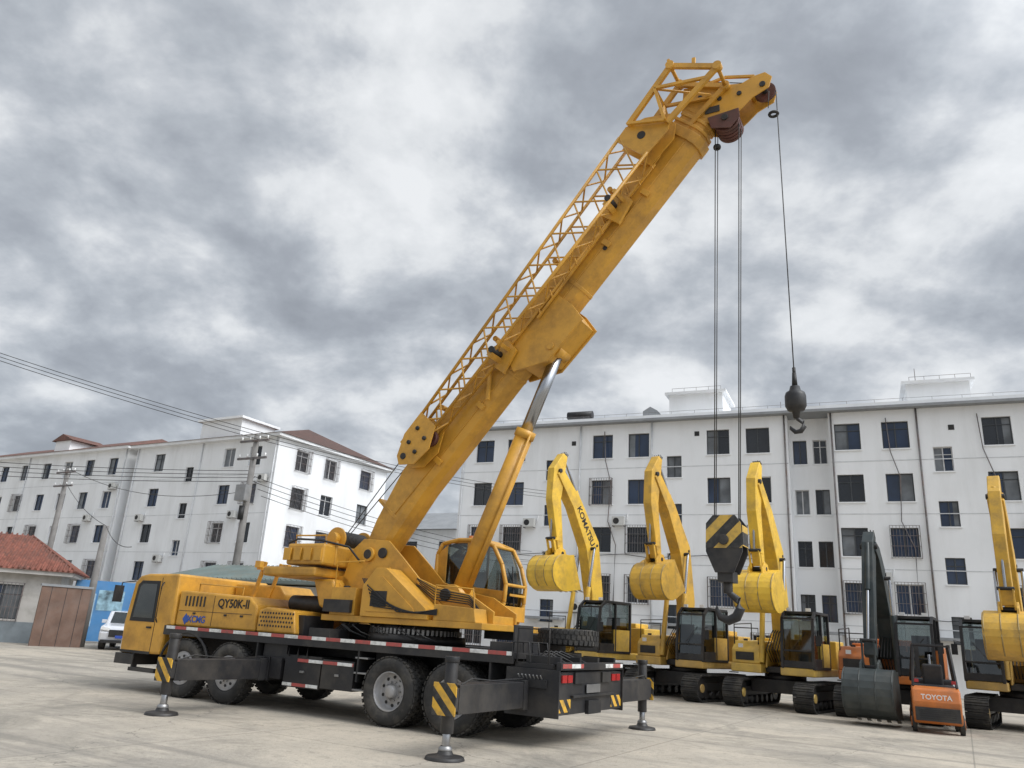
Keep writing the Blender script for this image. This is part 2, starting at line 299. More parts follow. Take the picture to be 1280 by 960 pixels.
def outrigger(x,ys,s,zb0,zb1,striped=True):
    P=Part()
    yi,yo=(ys,s*1.2)
    a,b_=sorted((ys,yo))
    P.box(x-.17,x+.17,a,b_,zb0,zb1,BLK)
    P.box(x-.19,x+.19,min(s*1.45,s*1.6),max(s*1.45,s*1.6),zb0-.03,zb1+.03,BLK)
    P.cyl((x,ys,.34),(x,ys,1.32),.095,BLK,n=20);P.cyl((x,ys,1.3),(x,ys,1.38),.11,BLK,n=20)
    P.cyl((x,ys,.08),(x,ys,.4),.06,CHR,n=16)
    P.lathe([(.0,.13),(.09,.13),(.12,.07),(.27,.045),(.29,.0),(.0,.0)],(x,ys,0.001),(0,0,1),BLK,28)
    P.lathe([(.075,.16),(.1,.13),(.1,.1),(.075,.08)],(x,ys,.02),(0,0,1),STL,20)
    if striped:
        yy=ys+s*.12; P.box(x-.2,x+.2,min(yy,yy+s*.02),max(yy,yy+s*.02),zb0-.02,zb1+.02,HAZ)
        P.box(x-.16,x+.16,min(ys,yy),max(ys,yy),zb0+.04,zb1-.04,BLK)
    P.tube([(x+.12,ys*.97,zb1),(x+.15,ys*.9,zb1+.08),(x+.1,ys*.7,zb1+.03),(x+.1,s*1.4,zb1+.05)],.014,BLK2,6)
    P.finish('outrigger',crane,.01)
outrigger(-2.82,-3.6,-1,.58,.94);outrigger(3.2,-3.55,-1,.6,1.0);outrigger(3.68,3.25,1,.6,1.0);outrigger(-2.45,3.3,1,.58,.94)
# driver cab
P=Part()
prof=[(-7.45,.78),(-7.5,1.45),(-7.38,2.38),(-7.22,2.53),(-6.95,2.58),(-5.85,2.60),(-5.8,1.45),(-5.98,1.42),(-6.05,.82)]
P.prism(prof,'xz',-1.38,1.38,YEL)
P.finish('driver_cab_shell',crane,.05)
P=Part()
for s in(-1,1):
    y0,y1=sorted((s*1.375,s*1.392))
    P.prism([(-7.3,1.5),(-7.22,2.32),(-7.1,2.42),(-6.45,2.42),(-6.42,1.5)],'xz',y0,y1,BLK2)
    y0,y1=sorted((s*1.39,s*1.40))
    P.prism([(-7.2,1.58),(-7.12,2.28),(-7.03,2.35),(-6.53,2.35),(-6.5,1.58)],'xz',y0,y1,GLS)
    y0,y1=sorted((s*1.38,s*1.386))
    P.prism([(-7.42,.8),(-7.42,.86),(-6.4,.86),(-6.4,2.5),(-6.385,2.5),(-6.385,.8)],'xz',y0,y1,BLK2)
    y0,y1=sorted((s*1.385,s*1.42)); P.box(-6.62,-6.48,y0,y1,1.36,1.40,BLK2)
    P.tube([(-7.35,s*1.38,2.4),(-7.6,s*1.55,2.35),(-7.62,s*1.58,1.9)],.015,BLK2,6)
    P.box(-7.68,-7.6,min(s*1.48,s*1.68),max(s*1.48,s*1.68),1.9,2.28,BLK2)
P.prism([(-7.50,1.55),(-7.41,2.3),(-7.38,2.3),(-7.47,1.55)],'xz',-1.25,1.25,GLS)
P.box(-7.55,-6.9,-1.4,1.4,.55,.78,BLK);P.box(-7.0,-6.1,-1.4,-1.2,.42,.5,BLK);P.box(-6.95,-6.9,-1.38,-1.25,.45,.8,BLK)
P.box(-7.56,-7.5,-1.3,-1.0,.85,1.1,WHT);P.box(-7.56,-7.5,1.0,1.3,.85,1.1,WHT)
P.tube([(-6.3,-1.4,1.5),(-6.3,-1.45,1.6),(-6.3,-1.45,2.3),(-6.3,-1.4,2.4)],.015,BLK2,6)
pts=[(-5.17+math.cos(a)*.78,.62+math.sin(a)*.72) for a in [math.pi*i/14 for i in range(0,15)]]
P.tube([(x,-1.42,z) for x,z in pts],.03,BLK2,6)
P.finish('driver_cab_details',crane,.008)
P=Part()
P.prism([(-5.78,1.46),(-5.78,2.24),(-3.55,2.16),(-3.3,1.98),(-3.25,1.46)],'xz',-1.32,.2,YEL)
P.prism([(-5.78,1.46),(-5.78,2.52),(-4.3,2.5),(-4.1,2.3),(-4.05,1.46)],'xz',.25,1.32,YEL)
P.prism([(-3.2,1.46),(-3.2,1.9),(-3.0,1.97),(-2.2,1.93),(-2.1,1.46)],'xz',-1.34,-.2,YEL)
P.prism([(-2.9,1.46),(-2.9,2.3),(-1.95,2.3),(-1.9,1.46)],'xz',.35,1.3,YEL)
P.box(-4.0,-2.95,.3,1.3,1.46,2.0,YEL)
P.finish('engine_hood',crane,.04)
P=Part()
for r in range(4):
    for c in range(12):
        x=-3.12+c*.08+(r%2)*.04; z=1.6+r*.085
        P.cyl((x,-1.335,z),(x,-1.345,z),.026,BLK2,n=6)
for i in range(6): P.box(-5.55+i*.12,-5.5+i*.12,-1.33,-1.322,1.9,2.12,BLK2)
P.box(-4.62,-4.61,-1.327,-1.318,1.5,2.15,BLK2);P.box(-5.72,-3.4,-1.327,-1.319,1.79,1.80,BLK2)
for x in(-5.2,-4.2,-3.7): P.box(x-.04,x+.04,-1.34,-1.318,1.73,1.77,BLK2)
P.cyl((-3.05,-.5,2.1),(-1.95,-.5,2.1),.17,BLK,n=20);P.cyl((-2.4,-.5,2.1),(-2.2,-.45,2.5),.05,BLK)
P.box(-2.2,-2.0,-1.2,-.3,1.46,1.85,BLK)
for s in(-.25,.25): P.bar((-4.6,s,2.2),(-4.35,s,3.0),.07,.07,YEL)
P.bar((-4.35,-.45,2.85),(-4.35,.45,2.85),.12,.08,YEL);P.box(-4.43,-4.27,-.5,-.38,2.85,3.0,YEL);P.box(-4.43,-4.27,.38,.5,2.85,3.0,YEL)
P.tube([(-3.9,-1.2,2.12),(-3.9,-1.2,2.35),(-5.3,-1.2,2.4),(-5.3,-1.2,2.2)],.016,YEL,6)
P.finish('hood_grille_and_exhaust',crane,.006)
ry=(rad(90),0,0)
text('QY50K-II',.25,(-4.0,-1.325,1.99),ry,BLK2,crane,'model_lettering',.003)
text('XCMG',.2,(-5.1,-1.325,1.62),ry,mat('blue_lettering',(.02,.08,.35),.4),crane,'side_lettering',.003)
P=Part();P.prism([(-5.55,1.62),(-5.45,1.74),(-5.35,1.62),(-5.45,1.50)],'xz',-1.33,-1.322,mat('blue_badge',(.02,.08,.35),.4));P.finish('badge',crane)
P=Part();P.M=M.Translation((3.05,.75,1.74))@M.Rotation(rad(90),4,'X')
wheel(P,0,-.14,0,R=.58,side=-1);P.M=M.Identity(4);P.finish('spare_wheel',crane)
# ----- superstructure
P=Part()
P.cyl((0,0,1.44),(0,0,1.6),1.0,BLK,n=48);P.cyl((0,0,1.6),(0,0,1.78),.86,BLK,n=48)
for i in range(60):
    a=2*math.pi*i/60;P.obox((math.cos(a)*.88,math.sin(a)*.88,1.66),(.05,.05,.1),M.Rotation(a,3,'Z'),STL)
P.finish('slewing_ring',crane)
PX,PZ=-1.1,3.12
P=Part()
P.box(-1.8,2.1,-.95,.5,1.78,1.9,YEL);P.box(.2,2.2,.5,1.35,1.78,1.9,YEL)
for s in(-1,1):
    y0,y1=sorted((s*.42,s*.47))
    P.prism([(-1.8,1.9),(2.05,1.9),(2.05,2.12),(1.5,2.42),(.7,2.55),(.25,2.7),(-.2,3.1),(-.62,3.46),(-1.3,3.5),(-1.6,3.25),(-1.75,2.7)],'xz',y0,y1,YEL)
    P.cyl((PX,s*.47,PZ+.05),(PX,s*.54,PZ+.05),.15,YEL,n=24);P.cyl((PX,s*.54,PZ+.05),(PX,s*.56,PZ+.05),.10,BLK2,n=24)
    P.cyl((PX+.36,s*.47,PZ+.08),(PX+.36,s*.52,PZ+.08),.11,BLK2,n=24)
    P.cyl((.93,s*.47,2.4),(.93,s*.53,2.4),.12,BLK2,n=20)
    P.bar((-1.2,s*.485,1.95),(-.5,s*.485,2.9),.03,.06,YEL);P.bar((.2,s*.485,2.65),(1.2,s*.485,1.95),.03,.06,YEL)
P.box(-1.6,-.3,-.42,.42,2.0,2.5,YEL);P.box(1.4,2.0,-.42,.42,1.9,2.05,YEL)
P.prism([(-.75,1.9),(-.75,2.5),(-.45,2.85),(-.2,2.85),(.85,2.1),(.9,1.9)],'xz',-1.0,-.5,YEL)
P.prism([(1.0,1.9),(1.0,2.2),(1.9,2.15),(1.95,1.9)],'xz',-.95,-.5,YEL)
P.box(-1.6,-.95,-.95,-.5,1.9,2.45,YEL)
P.finish('slewing_platform',crane,.018)
P=Part()
P.prism([(-.6,2.0),(-.6,2.45),(-.4,2.68),(-.25,2.68),(.55,2.1),(.6,2.0)],'xz',-1.02,-.995,YEL)
P.box(-.5,-.1,-1.03,-1.015,2.1,2.4,BLK2)
for i in range(6): P.tube([(-.9,-.6-.05*i,2.65),(-.6+.04*i,-1.04,2.5-.08*i),(.2+.1*i,-1.05,2.02),(1.1,-.98,2.0+.02*i)],.013,BLK2,6)
P.cyl((-1.5,-.6,1.75),(-1.5,-.6,2.5),.07,BLK2);P.box(-1.7,-1.0,-1.05,-.95,1.95,2.2,BLK)
for i in range(5): P.tube([(.2,-.48,2.7-.03*i),(.7,-.55,2.5-.05*i),(1.5,-.52,2.4-.04*i),(1.9,-.5,2.0)],.012,BLK2,6)
P.box(1.3,2.2,.48,1.36,1.62,1.78,BLK2)
for i in range(8):
    a=random.uniform(-1.5,1.5);P.tube([(a,-.5,1.86),(a+.15,-1.0,1.72),(a+.4,-1.02,1.6),(a+.6,-.8,1.5)],.014,BLK2,6)
P.tube([(-1.5,-.98,2.45),(-1.5,-.98,2.95),(-.8,-.98,2.98)],.018,YEL,6)
P.tube([(1.0,-.93,2.2),(1.0,-.93,2.55),(1.85,-.93,2.5),(1.9,-.93,2.15)],.016,YEL,6)
P.finish('platform_hoses',crane,.005)
P=Part()
cwp=[(-2.95,-1.0),(-2.8,-1.15),(-1.75,-1.2),(-1.75,1.25),(-2.8,1.2),(-2.95,1.0)]
P.prism(cwp,'xy',2.88,3.32,YEL)
P.prism([(-3.6,-1.0),(-3.45,-1.15),(-1.9,-1.22),(-1.9,1.3),(-3.45,1.25),(-3.6,1.1)],'xy',2.64,2.83,YEL)
P.prism([(-2.3,2.62),(-1.75,2.62),(-1.5,2.1),(-1.7,1.95),(-2.05,2.05)],'xz',-.8,.8,YEL)
P.finish('counterweight',crane,.05)
P=Part()
for x,z in((-2.1,3.5),(-1.8,2.45)):
    P.cyl((x,-.42,z),(x,.42,z),.18,BLK2,n=24)
    for s in(-1,1): P.cyl((x,s*.42,z),(x,s*.47,z),.26,YEL,n=28);P.cyl((x,s*.47,z),(x,s*.62,z),.14,YEL,n=20)
    for i in range(18): P.cyl((x,-.4+i*.045,z),(x,-.37+i*.045,z),.195,ROPE,n=24)
for y in(-.9,.9): P.tube([(-2.85,y,3.32),(-2.85,y,3.52),(-2.0,y,3.52),(-2.0,y,3.32)],.02,YEL,6)
P.tube([(-2.9,-1.05,3.34),(-2.6,-1.1,3.42),(-2.0,-1.05,3.4),(-1.5,-.7,3.3),(-1.3,-.5,3.0)],.025,BLK2,6)
for i in range(4): P.box(-2.85+i*.29,-2.65+i*.29,-1.225,-1.185,2.96,3.22,YEL)
P.cyl((-1.75,-.8,2.9),(-1.75,-.8,3.4),.03,YEL)
P.finish('winches',crane,.006)
# operator cab (far side)
P=Part();x0,x1,y0,y1,z0,z1=-.05,1.7,.55,1.4,1.95,3.6
def cabprof(o=0):
    return [(x0+o,z0+o),(x0+o,z1-.3),(x0+.12+o*.5,z1-.08-o*.6),(x0+.5,z1-o),(x1-.7,z1-o),(x1-.35,z1-.12-o*.6),(x1-.12-o,z1-.5),(x1-o,z0+.75),(x1-.02-o,z0+.4),(x1-.15-o,z0+o)]
P.prism(cabprof(.05),'xz',y0+.05,y1-.05,GCL)
pr=cabprof(0);n=len(pr)
for y in(y0,y1):
    for i in range(n):
        a,b_=pr[i],pr[(i+1)%n];P.cyl((a[0],y,a[1]),(b_[0],y,b_[1]),.045,YEL,n=10)
for i in (0,1,3,4,5,7,9): P.cyl((pr[i][0],y0,pr[i][1]),(pr[i][0],y1,pr[i][1]),.035,YEL,n=8)
for y in (y0-.005,y1-.02):
    P.prism([(x0,z0),(x0,z0+.75),(x1-.04,z0+.62),(x1-.15,z0)],'xz',y,y+.03,YEL)
    P.box(.70,.76,y,y+.03,z0,z1,YEL);P.prism([(x0,z0+.6),(x0,z1-.3),(x0+.25,z1-.1),(x0+.25,z0+.6)],'xz',y,y+.03,YEL)
P.prism([(x0+.3,z1-.06),(x0+.5,z1+.05),(x1-.7,z1+.05),(x1-.5,z1-.06)],'xz',y0,y1,YEL)
P.prism([(x0,z0),(x0,z0+.72),(x0+.06,z0+.72),(x0+.06,z0+.06),(x1-.15,z0+.06),(x1-.15,z0)],'xz',y0+.01,y1-.01,YEL)
P.box(.25,.8,.75,1.2,2.1,2.5,SEAT);P.prism([(.2,2.45),(.12,3.2),(.25,3.2),(.36,2.45)],'xz',.78,1.18,SEAT);P.box(1.25,1.5,.7,1.25,2.1,2.55,SEAT)
P.cyl((x1+.0,y0+.42,z0+.1),(x1-.1,y0+.42,z1-.5),.015,BLK2);P.bar((x1+.05,y0+.1,z0+.55),(x1+.05,y1-.1,z0+.55),.03,.05,YEL)
P.bar((x1+.0,y0,z0+.18),(x1+.0,y1,z0+.18),.05,.3,YEL)
P.cyl((.5,1.0,z1+.05),(.5,1.0,z1+.15),.06,ORG)
P.finish('operator_cab',crane,.008)
# ----- boom
EL=rad(49.8)
BM=M.Translation((PX,0,PZ))@M.Rotation(-EL,4,'Y')
def sec(s,t0,t1,w):
    b_=t0;h=t1-t0;w2=w/2
    return [(s,-w2,t1),(s,w2,t1),(s,w2,b_+.28*h),(s,w2*.82,b_+.1*h),(s,w2*.4,b_),(s,-w2*.4,b_),(s,-w2*.82,b_+.1*h),(s,-w2,b_+.28*h)]
P=Part();P.M=BM
P.loft([sec(-.28,-.18,.28,.60),sec(.6,-.12,.55,.66),sec(1.8,-.03,.81,.66),sec(11.1,-.03,.81,.66)],YEL)
P.loft([sec(10.95,-.07,.85,.74),sec(11.17,-.07,.85,.74)],YEL)
for i,(s0,s1,e_) in enumerate(((11.1,11.32,.05),(11.3,11.48,.10),(11.46,11.62,.15),(11.6,11.9,.19))):
    P.loft([sec(s0,-.03+e_*.8,.81-e_*.8,.66-e_),sec(s1,-.03+e_*.8,.81-e_*.8,.66-e_)],YEL)
    P.loft([sec(s1-.07,-.05+e_*.7,.83-e_*.7,.71-e_),sec(s1,-.05+e_*.7,.83-e_*.7,.71-e_)],YEL)
for s in(.9,4.9,7.2): P.loft([sec(s,-.04,.82,.68),sec(s+.08,-.04,.82,.68)],YEL)
P.finish('boom',crane,.012)
P=Part();P.M=BM
for s in(-1,1):
    y0,y1=sorted((s*.335,s*.39))
    P.prism([(5.0,.05),(5.6,-.45),(6.75,-.5),(6.85,-.1),(6.85,.5),(5.6,.55),(5.1,.3)],'xz',y0,y1,YEL)
P.prism([(5.2,-.1),(5.65,-.42),(6.7,-.46),(6.8,-.1)],'xz',-.335,.335,YEL)
P.cyl((5.9,-.42,-.3),(5.9,.42,-.3),.08,YEL,n=20)
for s in(2.5,4.0,8.3,9.6): P.box(s-.06,s+.06,-.39,-.33,.1,.3,YEL)
P.box(9.0,9.05,-.35,-.33,.45,.5,BLK2);P.cyl((8.2,-.335,.15),(8.2,-.35,.15),.05,BLK2)
for i,s in enumerate((3.4,5.3,7.4,9.3)): P.bar((s,-.3,.81),(s,-.3,.95),.04,.04,YEL);P.cyl((s,-.38,.97),(s,-.22,.97),.06,YEL,n=12)
P.tube([(1.0,-.345,.25),(4.8,-.345,.2),(7.5,-.345,.22),(10.9,-.345,.2)],.012,YEL,6)
P.finish('boom_brackets',crane,.008)
P=Part()
b0=V((.93,0,2.4));b1_=BM@V((5.9,0,-.3));dd=(b1_-b0);bm_=b0+dd*.66
P.cyl(b0,bm_,.19,YEL,n=28);P.cyl(bm_-dd*.02,bm_+dd*.012,.215,YEL,n=28);P.cyl(bm_,b1_,.13,CHR,n=28)
P.cyl(b1_+V((0,-.25,0)),b1_+V((0,.25,0)),.17,YEL,n=24);P.cyl(b0+V((0,-.3,0)),b0+V((0,.3,0)),.22,YEL,n=24)
P.tube([b0+dd*.05+V((.2,-.12,0)),b0+dd*.3+V((.2,-.12,-.02)),bm_+V((.18,-.12,-.08))],.025,YEL,8)
P.finish('luffing_cylinder',crane)
P=Part()
hp=[(5.75,12.95),(6.25,12.85),(6.95,12.68),(7.2,12.78),(7.42,12.8),(7.55,12.65),(7.48,12.42),(7.15,12.28),(6.95,12.1),(6.75,11.95),(6.4,11.9),(6.1,12.0),(5.7,12.3)]
for y in(-.27,.24): P.prism(hp,'xz',y,y+.03,YEL)
P.prism([(5.75,12.8),(6.3,12.6),(6.3,12.35),(5.8,12.3)],'xz',-.24,.24,YEL)
P.cyl((7.1,-.24,12.6),(7.1,.24,12.6),.06,YEL);P.bar((6.6,-.3,12.75),(6.6,.3,12.75),.2,.04,YEL)
P.prism([(6.25,12.05),(6.32,11.78),(6.7,11.68),(6.9,11.9),(6.88,12.1)],'xz',-.30,-.275,RED)
for a_,b__ in(((5.9,12.9),(6.6,13.0)),((6.6,13.0),(7.2,12.82))): P.bar((a_[0],-.2,a_[1]),(b__[0],-.2,b__[1]),.05,.06,YEL)
for x,z in((6.1,12.6),(6.5,12.45),(6.9,12.45)): P.cyl((x,-.30,z),(x,-.27,z),.05,BLK2,n=12)
P.box(6.2,6.5,-.29,-.272,12.15,12.3,BLK2)
for y in(-.19,-.1,0,.1,.19):
    P.lathe([(.0,-.03),(.22,-.03),(.27,-.035),(.25,0),(.27,.035),(.22,.03),(.0,.03)],(6.6,y,11.95),(0,1,0),RED,28)
P.lathe([(.0,-.03),(.17,-.03),(.215,-.035),(.195,0),(.215,.035),(.17,.03),(.0,.03)],(7.36,.0,12.52),(0,1,0),RED,28)
P.lathe([(.0,-.03),(.17,-.03),(.215,-.035),(.195,0),(.215,.035),(.17,.03),(.0,.03)],(6.15,-.0,12.98),(0,1,0),RED,28)
P.cyl((6.6,-.33,11.95),(6.6,.33,11.95),.07,BLK2);P.cyl((7.36,-.3,12.52),(7.36,.3,12.52),.06,BLK2)
P.cyl((5.85,-.2,11.5),(6.05,-.2,11.75),.06,YEL)
P.finish('boom_head',crane,.006)
# jib folded along near side of boom
P=Part();P.M=BM
def lat(sA,sB,n,tA,tB,wA,wB,y0):
    def pt(s,c):
        k=(s-sA)/(sB-sA);t0=tA[0]+(tB[0]-tA[0])*k;t1=tA[1]+(tB[1]-tA[1])*k;w=wA+(wB-wA)*k
        return V((s,y0-w/2+w*c[0],t0+(t1-t0)*c[1]))
    cs=[(0,0),(1,0),(1,1),(0,1)]
    for c in cs:P.cyl(pt(sA,c),pt(sB,c),.036,YEL,n=10)
    for i in range(n):
        a=sA+(sB-sA)*i/n;b_=sA+(sB-sA)*(i+1)/n;mid=(a+b_)/2
        for k in range(4):
            c1,c2=cs[k],cs[(k+1)%4]
            P.cyl(pt(a,c1),pt(mid,c2),.02,YEL,n=6,caps=False);P.cyl(pt(mid,c2),pt(b_,c1),.02,YEL,n=6,caps=False)
lat(2.9,10.2,9,(.50,.98),(.42,1.22),.30,.46,-.62)
for y in(-.82,-.47):
    P.prism([(1.95,.62),(2.05,.80),(2.5,1.0),(3.1,1.0),(3.1,.48),(2.65,.25),(2.2,.32)],'xz',y,y+.03,YEL)
    P.prism([(10.1,.40),(10.1,1.24),(10.45,1.25),(10.8,1.0),(11.1,.55),(10.8,.35)],'xz',y-.04,y-.01,YEL)
    P.cyl((2.15,y-.02,.66),(2.15,y+.05,.66),.07,BLK2,n=12);P.cyl((10.45,y-.05,.8),(10.45,y+.02,.8),.09,BLK2,n=16)
P.box(2.3,2.9,-.79,-.47,.93,.98,YEL)
P.lathe([(0,-.04),(.2,-.04),(.24,-.045),(.22,0),(.24,.045),(.2,.04),(0,.04)],(2.35,-.63,.68),(0,1,0),RED,24)
for q in((2.45,.76),(2.8,.8),(2.75,.5),(2.4,.48)): P.lathe([(0,-.02),(.045,-.02),(.045,.02),(0,.02)],(q[0],-.835,q[1]),(0,1,0),BLK2,16)
P.lathe([(0,-.04),(.14,-.04),(.17,-.045),(.15,0),(.17,.045),(.14,.04),(0,.04)],(2.8,-.63,.5),(0,1,0),RED,24)
c1=(11.95,1.22);c2=(12.3,.26)
for y in(-.95,-.32):
    P.bar((10.5,y+.06,1.2),(c1[0],y,c1[1]),.08,.11,YEL);P.bar((10.9,y+.06,.45),(c2[0],y,c2[1]),.08,.11,YEL)
    P.bar((c1[0],y,c1[1]),(c2[0],y,c2[1]),.08,.10,YEL);P.bar((10.9,y,.5),(11.4,y,1.2),.06,.06,YEL);P.bar((11.4,y,1.2),(12.0,y,.33),.06,.06,YEL)
    P.bar((10.5,y,1.2),(10.9,y,.5),.06,.06,YEL)
    P.cyl((c1[0],y-.07,c1[1]),(c1[0],y+.07,c1[1]),.09,YEL,n=16);P.cyl((c2[0],y-.07,c2[1]),(c2[0],y+.07,c2[1]),.09,YEL,n=16)
    P.bar((c1[0],y,c1[1]),(c1[0]+.1,y,c1[1]+.14),.06,.06,YEL);P.bar((c1[0]*.5+c2[0]*.5,y,(c1[1]+c2[1])/2),(12.28,y,.86),.05,.07,YEL)
P.cyl((c1[0],-.97,c1[1]),(c1[0],-.3,c1[1]),.04,YEL);P.cyl((c2[0],-.97,c2[1]),(c2[0],-.3,c2[1]),.04,YEL)
P.bar((11.4,-.92,1.2),(11.4,-.35,1.2),.05,.05,YEL);P.bar((10.9,-.92,.5),(11.4,-.35,1.2),.04,.04,YEL);P.bar((11.4,-.92,1.2),(12.0,-.35,.4),.04,.04,YEL)
for s,a in((5.1,.0),(9.0,0)):
    P.prism([(s-.25,.15),(s-.3,.62),(s,.8),(s+.35,.58),(s+.3,.25)],'xz',-.5,-.42,YEL)
    P.bar((s-.1,-.33,.42),(s-.1,-.85,.48),.12,.1,YEL);P.bar((s+.2,-.33,.38),(s+.2,-.85,.5),.08,.08,YEL)
    P.cyl((s,-.88,.5),(s,-.42,.5),.07,BLK2,n=16)
P.bar((4.2,-.42,.1),(4.75,-.42,.55),.05,.07,YEL)
P.bar((6.2,-.44,.35),(10.4,-.44,.42),.04,.05,YEL)
for i in range(10):
    s=6.3+i*.42;P.bar((s,-.44,.35),(s+.1,-.50,.5),.03,.03,YEL)
P.finish('stowed_lattice_jib',crane)
P=Part();hx=6.36
for xt,xb in((6.36,hx-.2),(6.84,hx+.22)):
    for y in(-.1,.1): P.tube([(xt,y,11.98),(xb,y*.5,3.6)],.010,ROPE,6)
P.tube([(6.5,.0,12.2),(6.72,0,11.9)],.01,ROPE)
P.tube([(7.57,0,12.5),(7.6,0,9),(7.62,0,6.45)],.011,ROPE,6)
P.tube([V((-2.1,0,3.68)),BM@V((4,0,.93)),BM@V((11.7,0,.9)),V((6.15,0,13.19)),V((7.36,0,12.73))],.011,ROPE,6)
P.tube([V((-2.1,-.1,3.68)),BM@V((2.3,-.3,1.05))],.011,ROPE,6)
P.tube([(7.45,-.1,12.45),(7.42,-.1,12.05)],.008,ROPE,6)
P.lathe([(.08+.03*math.cos(a),.03*math.sin(a)) for a in [2*math.pi*i/8 for i in range(9)]],(7.5,0,11.95),(0,0,1),BLK2,20)
P.lathe([(.05+.03*math.cos(a),.05*math.sin(a)) for a in [2*math.pi*i/8 for i in range(9)]],(6.36,0,11.5),(0,0,1),BLK2,16)
P.finish('hoist_ropes',crane)
P=Part()
pl=[(hx-.18,3.92),(hx+.2,3.92),(hx+.30,3.78),(hx+.31,3.3),(hx+.16,2.95),(hx-.16,2.95),(hx-.31,3.3),(hx-.30,3.78)]
up=[(hx-.18,3.92),(hx+.2,3.92),(hx+.30,3.78),(hx+.31,3.36),(hx-.31,3.36),(hx-.30,3.78)]
for y in(-.22,.18): P.prism(pl,'xz',y,y+.04,BLK)
for y0_,y1_ in((-.228,-.221),(.221,.228)): P.prism(up,'xz',y0_,y1_,HAZ2)
P.box(hx+.31,hx+.318,-.2,.2,3.4,3.75,HAZ2)
for x in(-.12,.13):
    for y in(-.12,0,.12): P.lathe([(0,-.03),(.2,-.03),(.24,-.035),(.22,0),(.24,.035),(.2,.03),(0,.03)],(hx+x*.3,y,3.6),(0,1,0),BLK,24)
P.lathe([(0,-.03),(.09,-.03),(.09,.03),(0,.03)],(hx,-.24,3.5),(0,1,0),BLK,16)
P.box(hx-.13,hx+.13,-.18,.18,2.8,2.98,BLK);P.cyl((hx,0,2.62),(hx,0,2.82),.08,BLK)
hk=[(hx,2.7),(hx+.03,2.62),(hx+.16,2.52),(hx+.2,2.38),(hx+.13,2.24),(hx,2.18),(hx-.14,2.23),(hx-.2,2.36),(hx-.19,2.44)]
P.tube([(x,0,z) for x,z in hk],[.06,.055,.065,.08,.085,.08,.06,.035,.012],BLK,10)
P.finish('main_hook_block',crane,.01)
P=Part();hx=7.62
P.tube([(hx,0,6.55),(hx,0,6.4)],.03,BLK2);P.cyl((hx,0,6.2),(hx,0,6.45),.05,BLK2,.035)
P.lathe([(0,6.2),(.08,6.2),(.1,6.12),(.16,6.08),(.18,6.02),(.18,5.84),(.14,5.76),(.07,5.74),(.05,5.62),(0,5.6)],(hx,0,0),(0,0,1),BLK,28)
P.tube([(hx,0,5.66),(hx+.02,0,5.6),(hx+.1,0,5.54),(hx+.12,0,5.46),(hx+.06,0,5.38),(hx-.03,0,5.37),(hx-.1,0,5.44),(hx-.11,0,5.48)],[.035,.035,.04,.045,.045,.04,.03,.01],BLK,8)
P.finish('auxiliary_hook',crane)
